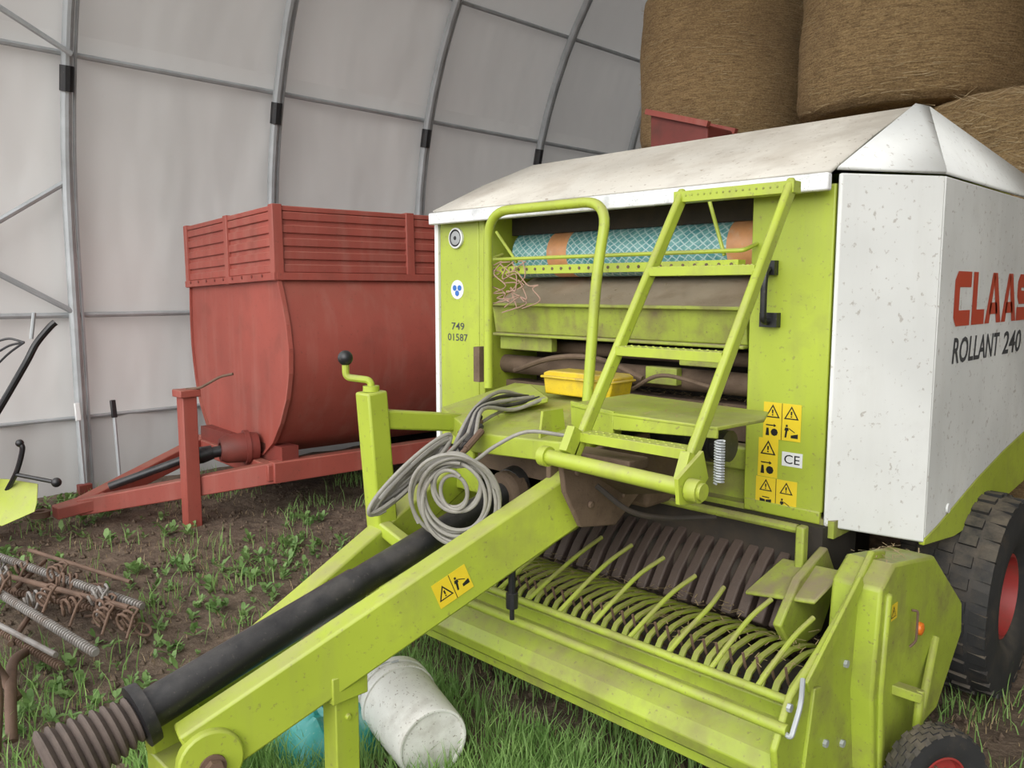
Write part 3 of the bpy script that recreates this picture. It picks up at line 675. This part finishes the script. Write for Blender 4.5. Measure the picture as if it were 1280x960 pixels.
def wheel(name,c,axis,Rt,wd,rr,parent,lugs=22):
    c=V(c);axis=V(axis).normalized();e=empty(name,c,parent=parent)
    hw=wd/2;mb=MB()
    prof=[(-hw*.72,rr),(-hw*.95,rr+(Rt-rr)*.25),(-hw,rr+(Rt-rr)*.55),(-hw*.93,Rt*.955),(-hw*.72,Rt*.985),(0,Rt),(hw*.72,Rt*.985),(hw*.93,Rt*.955),(hw,rr+(Rt-rr)*.55),(hw*.95,rr+(Rt-rr)*.25),(hw*.72,rr),(-hw*.72,rr)]
    mb.lathe(prof,c,axis,56)
    u=axis.orthogonal().normalized();w=axis.cross(u)
    for row,(x0,x1) in enumerate(((-.95,-.62),(-.55,-.2),(-.15,.15),(.2,.55),(.62,.95))):
        for k in range(lugs):
            a=2*math.pi*(k+.5*(row%2))/lugs;da=2*math.pi/lugs*.30
            vs=[]
            for rad in(Rt*.97 if abs(x0+x1)<1.4 else Rt*.94,Rt*1.022 if abs(x0+x1)<1.4 else Rt*.99):
                for (xx,aa) in((x0,a-da),(x1,a-da*.5),(x1,a+da*1.2),(x0,a+da)):
                    vs.append(c+axis*(xx*hw)+(u*math.cos(aa)+w*math.sin(aa))*rad)
            mb.add(vs,[(3,2,1,0),(4,5,6,7),(0,1,5,4),(1,2,6,5),(2,3,7,6),(3,0,4,7)])
    mb.obj('tyre',m_rubber,e,angle=30)
    mb=MB();mb.lathe([(hw*.78,rr*1.03),(hw*.80,rr*.95),(hw*.3,rr*.86),(hw*.1,rr*.6),(hw*.18,rr*.35),(hw*.45,rr*.3),(hw*.5,.001)],c,axis,36)
    mb.lathe([(-hw*.78,rr*1.03),(-hw*.80,rr*.95),(-hw*.3,rr*.86),(-hw*.1,rr*.6),(-hw*.1,.001)],c,axis,36)
    mb.obj('rim',m_rim,e)
    for k in range(6):
        a=2*math.pi*k/6;mb=MB();mb.lathe([(hw*.12,rr*.06),(hw*.3,rr*.06)],c+(u*math.cos(a)+w*math.sin(a))*rr*.48,axis,6,caps=True)
        mb.obj('wheel_nut',m_rust,e)
    return e
wheel('wheel',(-.965,3.66,.365),(1,0,0),.405,.36,.170,B,lugs=30)
wheel('wheel',(mir(-.965),3.66,.385),(-1,0,0),.405,.36,.170,B,lugs=30)
mb=MB();mb.tube([(-3.3,3.66,.385),(-1.0,3.66,.366)],.045,12);mb.b2((-3.0,3.56,.38),(-2.9,3.72,.75));mb.b2((-1.5,3.56,.35),(-1.4,3.72,.75));mb.obj('axle',m_dark,B)
wheel('gauge_wheel',(-.715,2.50,.155),(.86,-.5,0),.155,.085,.078,B,lugs=22)

mb=MB();mb.lathe([(0,.03),(0,.112)],(-2.79,2.90,1.765),(1,0,0),32,0)
def seg(x0,x1,mi,r=.106):mb.lathe([(x0,r),(x1,r)],(0,2.90,1.765),(1,0,0),40,mi)
seg(-2.79,-2.57,0);seg(-2.57,-2.45,1);seg(-2.45,-1.64,0);seg(-1.64,-1.53,1);mb.lathe([(0,.106),(0,.02)],(-1.53,2.90,1.765),(1,0,0),32,1)
o=mb.obj('net_wrap_roll',[m_net,m_neto]);top(o,'blue-green net wrap roll with orange stripes, lying inside the baler','net roll')
mb=MB();mb.prism([(-2.23,2.42,1.180),(-1.90,2.42,1.180),(-1.88,2.42,1.265),(-1.90,2.42,1.275),(-2.21,2.42,1.275),(-2.24,2.42,1.265)],(0,.13,0))
mb.b2((-2.245,2.405,1.245),(-1.875,2.56,1.255))
o=mb.obj('toolbox',m_ybox,bevel=.010);top(o,'low yellow plastic box resting on the green gearbox guard','toolbox')
mb=MB()
for k in range(7):
    x=-2.48+R.uniform(-.14,.14);pts=[(x,2.52,1.72)]
    for j in range(7):pts.append((x+R.uniform(-.09,.09),2.52+R.uniform(-.015,.01),1.70-.03*j+R.uniform(-.03,.03)))
    mb.tube(spline(pts,5),.0028,5)
o=mb.obj('twine',m_cord);top(o,'tangled brown twine hanging from the step bar','twine')
# straw litter on machine surfaces
mb=MB();rr=random.Random(21)
for (x0,x1,y0,y1,z0,z1,n) in((-2.5,-1.8,2.05,2.6,1.11,1.18,260),(-1.8,-1.25,2.08,2.42,1.208,1.208,90),(-2.75,-1.0,2.12,2.45,.505,.515,500),(-2.8,-1.5,2.7,2.95,1.545,1.655,200),(-1.0,-.87,2.5,2.85,.777,.72,60),(-2.7,-1.5,2.78,2.88,1.17,1.17,260)):
    for _ in range(n):
        x=rr.uniform(x0,x1);t=rr.random();y=y0+(y1-y0)*t;z=z0+(z1-z0)*t+rr.uniform(.001,.008)
        a=rr.uniform(0,6.283);l=rr.uniform(.01,.045);d=V((math.cos(a),math.sin(a),rr.uniform(-.1,.2)))*l;s=V((-math.sin(a),math.cos(a),0))*.0016;p=V((x,y,z))
        mb.add([p-s,p+s,p+d+s,p+d-s],[(0,1,2,3)])
o=mb.obj('straw_litter',m_straw,angle=180);top(o,'short straw litter lying on the baler guard and pickup','straw',kind='stuff')

# ================================================================= TRAILER
th=math.radians(-5);TM=Matrix.Translation((-4.99,2.79,0))@Matrix.Rotation(th,4,'Z')@Matrix.Rotation(math.radians(-1.5),4,'Y')
Tr=empty('manure_spreader',(-5.8,4.2,0),'weathered red farm trailer with rounded tank body and ribbed side boards','trailer')
TL=3.2
cs=[(0,1.69),(.07,1.52),(.12,1.36),(.145,1.2),(.13,1.04),(.07,.86),(-.04,.69),(-.18,.54),(-.36,.43),(-.6,.38),(-1.1,.38),(-1.34,.43),(-1.48,.54),(-1.60,.69),(-1.67,.86),(-1.71,1.04),(-1.73,1.2),(-1.73,1.36),(-1.72,1.52),(-1.7,1.69)]
mb=MB(TM)
mb.prism([(x,0,z) for x,z in cs],(0,TL,0));mb.obj('tank',m_red,Tr,bevel=.012,angle=30)
for y in(0,TL-.02):
    mb=MB(TM);n=len(cs);o1=[(x+(.008 if x>-.85 else -.008),z) for x,z in cs]
    for i in range(n-1):
        mb.beam((o1[i][0],y,o1[i][1]),(o1[i+1][0],y,o1[i+1][1]),.03,.018,up=(1,0,.3))
    mb.obj('tank_flange',m_red,Tr)
mb=MB(TM);mb.beam((-1.74,-.01,1.69),(.04,-.01,1.69),.06,.05);mb.beam((.02,-.02,1.69),(.02,TL,1.69),.05,.05);mb.beam((-1.72,-.02,1.69),(-1.72,TL,1.69),.05,.05)
mb.obj('tank_frame',m_red,Tr)
def board(p0,p1,nm='side_board'):
    mb=MB(TM);p0=V(p0);p1=V(p1);d=(p1-p0).normalized();nr=V((d.y,-d.x,0))
    mb.beam(p0+V((0,0,1.93)),p1+V((0,0,1.93)),.02,.44)
    for k in range(5):
        z=1.745+.088*k
        mb.beam(p0+nr*.014+V((0,0,z)),p1+nr*.014+V((0,0,z)),.02,.055)
    mb.beam(p0+nr*.0+V((0,0,2.145)),p1+V((0,0,2.145)),.05,.035)
    return mb.obj(nm,m_red,Tr,bevel=.006)
board((-1.7,0,0),(-.0,0,0));board((0,0,0),(0,TL,0));board((-1.7,TL,0),(-1.7,0,0));board((0,TL,0),(-1.7,TL,0))
for x,y in((0,0),(-1.7,0),(0,TL),(-1.7,TL),(0,1.05),(0,2.1),(-.82,0)):
    mb=MB(TM);mb.b2((x-.035,y-.035,1.66),(x+.035,y+.035,2.17));mb.obj('corner_post',m_red,Tr,bevel=.004)
for i in range(9):
    mb=MB(TM);mb.lathe([(0,.012),(.01,.012)],(-1.6+i*.18,-.035,1.70),(0,-1,0),6,caps=True);mb.obj('bolt',m_redd,Tr)
mb=MB()
tip=V((-5.90,1.74,.13))
mb.beam((-5.13,2.75,.33),(-4.85,5.9,.33),.10,.15);mb.beam((-6.5,2.85,.33),(-6.25,5.9,.33),.10,.15)
mb.beam((-5.13,2.80,.33),tip,.10,.15,h1=.11);mb.beam((-6.45,2.85,.33),tip,.10,.15,h1=.11)
mb.beam((-6.5,2.85,.33),(-5.1,2.75,.33),.08,.12)
mb.prism([(-6.0,1.9,.20),(-5.78,1.9,.20),(-5.84,1.58,.16),(-5.96,1.58,.16)],(0,0,-.08))
ch=mb.obj('chassis',m_red,Tr,bevel=.008)
mb=MB();mb.lathe([(-.02,.03),(-.02,.06),(.02,.06),(.02,.03),(-.02,.03)],(-5.93,1.50,.12),(0,0,1),20);mb.obj('towing_eye',m_rust,ch)
mb=MB();mb.beam((-5.42,2.30,-.03),(-5.42,2.30,.90),.10,.10,up=(1,0,0));mb.beam((-5.42,2.3,.88),(-5.42,2.3,.93),.14,.14,up=(1,0,0));mb.obj('jack_stand',m_red,ch,bevel=.006)
mb=MB();mb.tube(fillet([(-5.42,2.30,.93),(-5.34,2.36,.94),(-5.22,2.45,1.02),(-5.14,2.5,1.04)],.03),.009,8);mb.obj('jack_handle',m_rust,ch)
mb=MB();mb.lathe([(0,.10),(.05,.11),(.22,.10),(.26,.08),(.26,.05),(.2,.04)],(-5.42,2.80,.47),(-.25,-1,0),26);mb.lathe([(0,.125),(.03,.125)],(-5.44,2.74,.47),(-.25,-1,0),26,caps=True);mb.obj('gearbox_housing',m_redd,Tr)
mb=MB();mb.tube([(-5.46,2.62,.47),(-5.56,2.35,.43)],.04,12);mb.tube([(-5.56,2.35,.43),(-5.80,1.90,.26)],.028,12);mb.lathe([(-.08,.05),(.0,.06),(.06,.05)],(-5.53,2.43,.44),(-.3,-.9,-.2),16,caps=True);mb.obj('drive_shaft',m_black,Tr)
mb=MB();mb.b2((-6.4,2.82,.38),(-5.1,2.95,.50));mb.obj('cross_member',m_redd,Tr)
wheel('wheel',(-4.72,4.9,.47),(1,-.087,0),.48,.34,.24,Tr);wheel('wheel',(-6.62,5.05,.47),(-1,.087,0),.48,.34,.24,Tr)
mb=MB();mb.tube([(-6.6,5.05,.47),(-4.75,4.9,.47)],.05,10);mb.obj('axle',m_redd,Tr)
# ================================================================= RED HOPPER
Hp=empty('seed_hopper',(-3.43,5.35,0),'tall dark red metal hopper machine standing between baler and bales','hopper')
sx=.26
mb=MB();mb.prism([(-4.0+sx,5.22,2.93),(-3.50+sx,5.22,2.77),(-3.50+sx,5.22,2.05),(-3.55+sx,5.22,1.7),(-3.85+sx,5.22,1.7),(-3.98+sx,5.22,2.05)],(0,.34,0));mb.obj('hopper',m_redd,Hp,bevel=.01)
for y in(5.20,5.58):
    mb=MB();mb.beam((-4.02+sx,y,2.935),(-3.48+sx,y,2.77),.04,.04);mb.obj('hopper_flange',m_red,Hp)
for x in(-3.93+sx,-3.55+sx):
    for y in(5.24,5.54):
        mb=MB();mb.beam((x,y,-.03),(x,y,2.1),.05,.05,up=(1,0,0));mb.obj('hopper_leg',m_redd,Hp)
for y in(5.24,5.54):
    mb=MB();mb.beam((-3.93+sx,y,.9),(-3.55+sx,y,.9),.05,.05);mb.obj('cross_member',m_redd,Hp)

# ================================================================= BALES
def bale(c,axis,Rb,L,seed,label,fuzz=700,rag=1.0):
    c=V(c);axis=V(axis);mb=MB();n=72;u=axis.orthogonal().normalized();w=axis.cross(u);hl=L/2
    prof=[(-hl,.02),(-hl-.01,Rb*.5),(-hl,Rb*.88),(-hl*.93,Rb*.97),(-hl*.8,Rb),(-hl*.4,Rb*1.01),(0,Rb*1.0),(hl*.4,Rb*1.01),(hl*.8,Rb),(hl*.93,Rb*.97),(hl,Rb*.88),(hl+.01,Rb*.5),(hl,.02)]
    P=[]
    for a,b in zip(prof[:-1],prof[1:]):
        for k in range(3):P.append((a[0]+(b[0]-a[0])*k/3,a[1]+(b[1]-a[1])*k/3))
    P.append(prof[-1]);vs=[];fs=[]
    for x,r in P:
        for k in range(n):
            a=2*math.pi*k/n;d=(u*math.cos(a)+w*math.sin(a))
            q=axis*x+d*r;nz=(noise.noise(q*3+V((seed,0,0)))*.030+noise.noise(q*11+V((seed,0,0)))*.010)*rag
            vs.append(q+d*nz*min(1,r/Rb))
    for i in range(len(P)-1):
        for k in range(n):
            k2=(k+1)%n;fs.append((i*n+k,i*n+k2,(i+1)*n+k2,(i+1)*n+k))
    mb.add(vs,fs)
    rr=random.Random(seed)
    for _ in range(fuzz):
        a=rr.uniform(0,6.283);x=rr.uniform(-hl,hl)*.97;d=(u*math.cos(a)+w*math.sin(a));t=(-u*math.sin(a)+w*math.cos(a))
        p=axis*x+d*(Rb*1.0);q=p+t*rr.choice((-1,1))*rr.uniform(.04,.16)+d*rr.uniform(.0,.03)*rag+axis*rr.uniform(-.03,.03)*rag;s=axis*.0022
        mb.add([p-s,p+s,q],[(0,1,2)],1)
    o=mb.obj('hay_bale',[m_hay,m_straw],angle=60)
    o.location=c
    top(o,label,'hay bale','stacked hay bales');return o
bale((-3.84,6.42,3.43),(0,0,1),.70,1.30,1,'net-wrapped brown hay bale standing upright on the stack',1500,.8)
bale((-2.17,6.08,3.41),(0,0,1),.73,1.26,2,'large brown round hay bale upright on top of others',1500,.8)
bale((-.62,6.2,3.41),(0,0,1),.70,1.24,5,'brown round hay bale upright at the end of stack',1200,.8)
bale((-1.30,5.98,2.08),(0,0,1),.74,1.30,4,'ragged brown round hay bale upright on the second tier',5000,2.0)
bale((.30,6.2,2.06),(0,0,1),.70,1.25,6,'brown round hay bale upright on the second tier',1200)
bale((-4.10,6.55,2.045),(0,0,1),.63,1.44,7,'brown round hay bale upright on the second tier',500)
bale((-2.74,6.6,2.045),(0,0,1),.63,1.44,8,'brown round hay bale upright on the second tier',500)
for x,z in((-3.98,.65),(-2.62,.65),(-1.26,.65),(.1,.65)):
    bale((x,6.58,z),(0,1,0),.645,1.25,int(20+x*3+z),'brown round hay bale lying on its side in stack',300)

# ================================================================= BUCKET, BAG
Bk=empty('bucket',(-2.13,1.64,0),'dirty white plastic bucket lying on its side in grass','bucket')
mb=MB();a0=V((-2.31,1.69,.128));a1=V((-1.97,1.60,.112));ax=(a1-a0)
L=ax.length
mb.lathe([(0.0,.138),(.0,.144),(.03,.144),(.03,.137),(.06,.137),(.06,.142),(.075,.142),(.075,.136),(L,.124),(L+.006,.120),(L+.006,.113),(L-.006,.109),(L-.006,.001)],a0,ax,40)
mb.lathe([(0.0,.138),(.02,.132),(L-.02,.117),(L-.02,.001)],a0,ax,40)
mb.obj('bucket_shell',m_bucket,Bk)
mb=MB();mb.tube(spline([a0+V((.04,.0,.14)),a0+V((-.02,-.12,.12)),a0+V((-.05,-.18,-.02)),a0+V((0,-.14,-.12))],6),.004,6);mb.obj('bucket_handle',m_steel,Bk)
mb=MB();vs=[];fs=[];n=34
for i in range(n+1):
    for j in range(n+1):
        x=i/n-.5;y=j/n-.5;e=max(0,1-(2*abs(x))**4)*max(0,1-(2*abs(y))**4)
        nz=noise.noise(V((x*5,y*5,1)))*.05+abs(noise.noise(V((x*11,y*11,4))))*.08
        vs.append((-2.47+x*.46+.05*noise.noise(V((x*3,y*3,9))),1.56+y*.56,-.01+e*(.17+nz)))
for i in range(n):
    for j in range(n):
        a=i*(n+1)+j;fs.append((a,a+n+1,a+n+2,a+1))
mb.add(vs,fs);o=mb.obj('plastic_bag',m_bag,angle=30);top(o,'crumpled teal plastic sack lying beside the white bucket','bag')

# ================================================================= LEFT JUNK
Hr=empty('spring_tine_harrow',(-4.2,1.1,0),'dismantled rusty harrow bars with spring coils on soil','harrow')
m_gal=paint('weathered_galvanised',(.27,.25,.23),.6,dirt=(.13,.08,.05),amount=.55,scale=12,metal=.2,specks=.5)
def rod(p0,p1,r,mat,nm='harrow_bar',pitch=.022):
    p0=V(p0);p1=V(p1);n=int((p1-p0).length/pitch);pts=[];rs=[]
    for i in range(n):
        for f,q in((0,1),(.45,1),(.5,.72),(.95,.72)):
            pts.append(p0.lerp(p1,(i+f)/n));rs.append(r*q)
    mb=MB();mb.tube(pts,rs,10);return mb.obj(nm,mat,Hr)
rod((-4.75,.93,.10),(-3.48,1.05,.11),.021,m_gal);rod((-5.2,1.05,.13),(-3.80,1.36,.13),.021,m_gal);rod((-4.9,.95,.05),(-3.9,1.32,.07),.018,m_rust);rod((-4.6,.80,.05),(-3.55,.94,.06),.018,m_rust)
for p0,p1,r,m in(((-4.9,.98,.12),(-3.80,1.30,.14),.014,m_rust),((-4.75,1.25,.05),(-3.95,.85,.06),.013,m_rust),((-5.0,1.2,.16),(-4.2,1.45,.12),.011,m_rust),((-4.4,.80,.10),(-3.55,.92,.12),.012,m_gal),((-5.1,1.3,.05),(-4.5,1.0,.12),.012,m_rust)):
    mb=MB();mb.tube([p0,p1],r,10);mb.obj('harrow_tube',m,Hr)
for i in range(16):
    t=i/15
    c=V((-5.05+1.3*t+R.uniform(-.05,.05),1.02+.32*t+R.uniform(-.18,.10),.12+R.uniform(-.02,.04)))
    d=V((R.uniform(-.3,.3),R.uniform(.5,1),R.uniform(-.2,.3))).normalized();u1=d.orthogonal().normalized();w1=d.cross(u1);mb=MB()
    pts=[c+d*(.010*k/3-.04)+(u1*math.cos(k*.7)+w1*math.sin(k*.7))*.036 for k in range(28)]
    pts+=[pts[-1]+V((.02,-.03,-.02)),pts[-1]+V((.1,-.09,-.08))]
    mb.tube(pts,.0068,7);mb.obj('coil_spring',m_rust if i%4 else m_gal,Hr)
for i in range(12):
    c=V((-4.7+.09*i+R.uniform(-.03,.03),1.18+.012*i+R.uniform(-.03,.03),.03+R.uniform(0,.02)));a=R.uniform(0,3.14);u1=V((math.cos(a),math.sin(a),R.uniform(-.4,.4))).normalized();w1=V((-math.sin(a),math.cos(a),R.uniform(-.5,.5))).normalized()
    mb=MB();mb.tube([c+(u1*math.cos(k*.524)*.045+w1*math.sin(k*.524)*.030) for k in range(12)],.007,7,closed=True);mb.obj('chain_link',m_rust,Hr)
Pp=empty('bent_pipe_frame',(-3.4,.72,0),'rusty brown bent pipe frame lying on soil','pipe frame')
for pts,r in(([(-3.95,.78,.04),(-3.8,.74,.20),(-3.5,.68,.24),(-3.15,.62,.20),(-3.05,.58,.02)],.024),([(-3.9,.9,.03),(-3.6,.78,.12),(-3.3,.70,.14),(-3.15,.66,.02)],.02),([(-3.8,.6,.04),(-3.5,.66,.22),(-3.3,.72,.10)],.018)):
    mb=MB();mb.tube(spline(pts,6),r,12);mb.obj('pipe',m_rust,Pp)
Mw=empty('walk_behind_mower',(-5.75,1.2,0),'lime green and red walk-behind mower with black handlebars','mower')
mb=MB();mb.tube(spline([(-5.9,1.12,.55),(-5.73,1.27,.876),(-5.62,1.40,1.15),(-5.60,1.46,1.27),(-5.56,1.53,1.37),(-5.55,1.56,1.40)],6),.021,10);mb.tube(spline([(-5.9,1.12,.55),(-5.98,1.15,.9),(-5.95,1.22,1.2),(-5.9,1.28,1.36)],6),.021,10);mb.obj('handlebar',m_black,Mw)
mb=MB();mb.tube([(-5.62,1.44,1.30),(-5.60,1.46,1.46)],.012,8);mb.obj('control_lever',m_steel,Mw)
for k in range(3):
    mb=MB();mb.tube(spline([(-5.62,1.40,1.28),(-5.70,1.32,1.30-.05*k),(-5.80,1.22,1.22-.08*k),(-5.82,1.2,1.0),(-5.86,1.16,.7)],6),.007,6);mb.obj('control_cable',m_black,Mw)
mb=MB();mb.tube(spline([(-5.75,1.28,.35),(-5.66,1.32,.48),(-5.62,1.35,.62),(-5.63,1.34,.66)],6),.016,8);mb.tube([(-5.66,1.32,.46),(-5.45,1.48,.42)],.013,8);mb.sphere((-5.45,1.48,.42),.03);mb.sphere((-5.63,1.34,.66),.024);mb.obj('control_lever',m_black,Mw)
mb=MB();mb.prism([(-5.95,1.05,.28),(-5.60,1.22,.22),(-5.50,1.38,.30),(-5.60,1.42,.40),(-5.78,1.30,.42),(-6.0,1.15,.42)],(.02,-.02,-.05));mb.obj('mower_deck',m_green,Mw,bevel=.01)
mb=MB();mb.b2((-6.2,.85,.22),(-5.8,1.15,.62));mb.lathe([(0,.12),(.1,.12)],(-6.0,1.0,.62),(0,0,1),20,caps=True);mb.obj('engine',m_rim,Mw,bevel=.02)
for y in(.80,1.22):
    wheel('wheel',(-6.05,y,.16),(0,1 if y>1 else -1,0),.16,.09,.08,Mw,lugs=16)
mb=MB();mb.tube([(-6.05,.8,.16),(-6.05,1.22,.16)],.02,8);mb.b2((-6.1,.95,.14),(-6.0,1.08,.26));mb.obj('axle',m_dark,Mw)
def tool(x,y,mat,label):
    e=empty('hand_tool',(x,y,0),label,'tool');mb=MB();mb.tube([(x,y,-.02),(x-.12,y+.02,.62)],.014,8);mb.obj('shaft',m_steel,e)
    mb=MB();mb.beam((x-.11,y+.02,.58),(x-.135,y+.02,.72),.04,.03);mb.obj('grip',mat,e,bevel=.006)
    mb=MB();mb.b2((x-.03,y-.05,-.02),(x+.03,y+.05,.10));mb.obj('tool_head',m_redd,e,bevel=.006)
tool(-6.72,2.02,m_wht,'long thin hand tool with white grip leaning on fabric wall')
tool(-6.70,2.28,m_black,'short red-headed hand tool leaning near the steel rib')

# ================================================================= VEGETATION
def blades(name,regions,mat,label,hmin,hmax,wd):
    mb=MB();rr=random.Random(3)
    for (x0,x1,y0,y1,n,dens) in regions:
        for _ in range(n):
            x=rr.uniform(x0,x1);y=rr.uniform(y0,y1)
            if noise.noise(V((x*2.2,y*2.2,7)))+dens<rr.uniform(-.3,.5):continue
            h=rr.uniform(hmin,hmax);a=rr.uniform(0,6.283);b=rr.uniform(0,6.283);l=rr.uniform(.1,.7)*h;z=gz(x,y)-.005
            s=V((math.cos(a),math.sin(a),0))*wd;bd=V((math.cos(b),math.sin(b),0))
            p=V((x,y,z));m=p+bd*l*.3+V((0,0,h*.55));t=p+bd*l+V((0,0,h))
            mb.add([p-s,p+s,m+s*.75,m-s*.75,t],[(0,1,2,3),(3,2,4)])
    o=mb.obj(name,mat,angle=180);top(o,label,'grass',kind='stuff');return o
blades('grass',[(-2.9,-.3,.9,2.05,26000,.5),(-2.9,-.9,2.05,2.7,5000,.1),(-.95,1.6,2.0,5.5,9000,.15),(-4.2,-2.4,.6,2.2,4000,-.18),(-6.9,-3.6,1.2,4,5000,-.25),(-1.2,-.2,.8,2,3000,.3)],m_grass,'patches of green grass growing through the soil',.05,.15,.0028)
blades('dry_grass',[(-3,0,.9,2.6,2500,.1),(-.9,1.2,2.4,5,5000,.4),(-6.8,-3,.7,3,3500,.1)],m_straw,'dry straw stalks scattered over the soil',.01,.05,.002)
def weeds():
    mb=MB();rr=random.Random(11)
    for _ in range(1000):
        x=rr.uniform(-6.85,-2.7);y=rr.uniform(.6,3.0)
        if noise.noise(V((x*1.3,y*1.3,2)))<rr.uniform(-.18,.28):continue
        z=gz(x,y);s=rr.uniform(.018,.058)
        for k in range(rr.randint(5,11)):
            a=rr.uniform(0,6.283);el=rr.uniform(.2,1.2);d=V((math.cos(a)*math.cos(el),math.sin(a)*math.cos(el),math.sin(el)))
            sd=V((-math.sin(a),math.cos(a),0));p=V((x,y,z))+V((0,0,rr.uniform(0,s)))
            l=s*rr.uniform(.7,1.3);q=p+d*l*.4
            mb.add([p,q+sd*l*.24,q+d*l*.45+sd*l*.17,q+d*l*.7-V((0,0,l*.15)),q+d*l*.45-sd*l*.17,q-sd*l*.24],[(0,1,2,3,4,5)])
    o=mb.obj('weeds',m_weed,angle=180);top(o,'low leafy green weeds sprouting from bare soil','weeds',kind='stuff')
weeds()
mb=MB();rr=random.Random(5)
for _ in range(2600):
    x=rr.uniform(-6.8,0);y=rr.uniform(.6,3.4);s=rr.uniform(.005,.022);c=V((x,y,gz(x,y)+s*.3))
    vs=[c+V(d)*s*rr.uniform(.6,1.2) for d in((1,0,0),(-1,0,0),(0,1,0),(0,-1,0),(0,0,1),(0,0,-1))]
    mb.add(vs,[(0,2,4),(2,1,4),(1,3,4),(3,0,4),(2,0,5),(1,2,5),(3,1,5),(0,3,5)])
o=mb.obj('soil_clods',m_soil,angle=10);top(o,'small brown clods of dry earth on the floor','soil',kind='stuff')

# ================================================================= LIGHT, CAMERA
w=bpy.data.worlds.new('world');scene.world=w;w.use_nodes=True;nt=w.node_tree
bg=nt.nodes['Background'];bg.inputs[0].default_value=(.965,.98,1,1);bg.inputs[1].default_value=2.3
sl=bpy.data.lights.new('sun','SUN');sl.energy=1.7;sl.angle=math.radians(45);sl.color=(1,.975,.94)
so=bpy.data.objects.new('sun',sl);COL.objects.link(so);so.rotation_euler=V((-.45,1,-.6)).to_track_quat('-Z','Y').to_euler()
cam=bpy.data.cameras.new('camera');cam.sensor_width=36;cam.lens=28.55;cam.clip_start=.02
co=bpy.data.objects.new('camera',cam);COL.objects.link(co);co.location=(0,0,1.6)
p=math.radians(6.63);dv=V((-.70711*math.cos(p),.70711*math.cos(p),-math.sin(p)))
co.rotation_euler=dv.to_track_quat('-Z','Y').to_euler();scene.camera=co
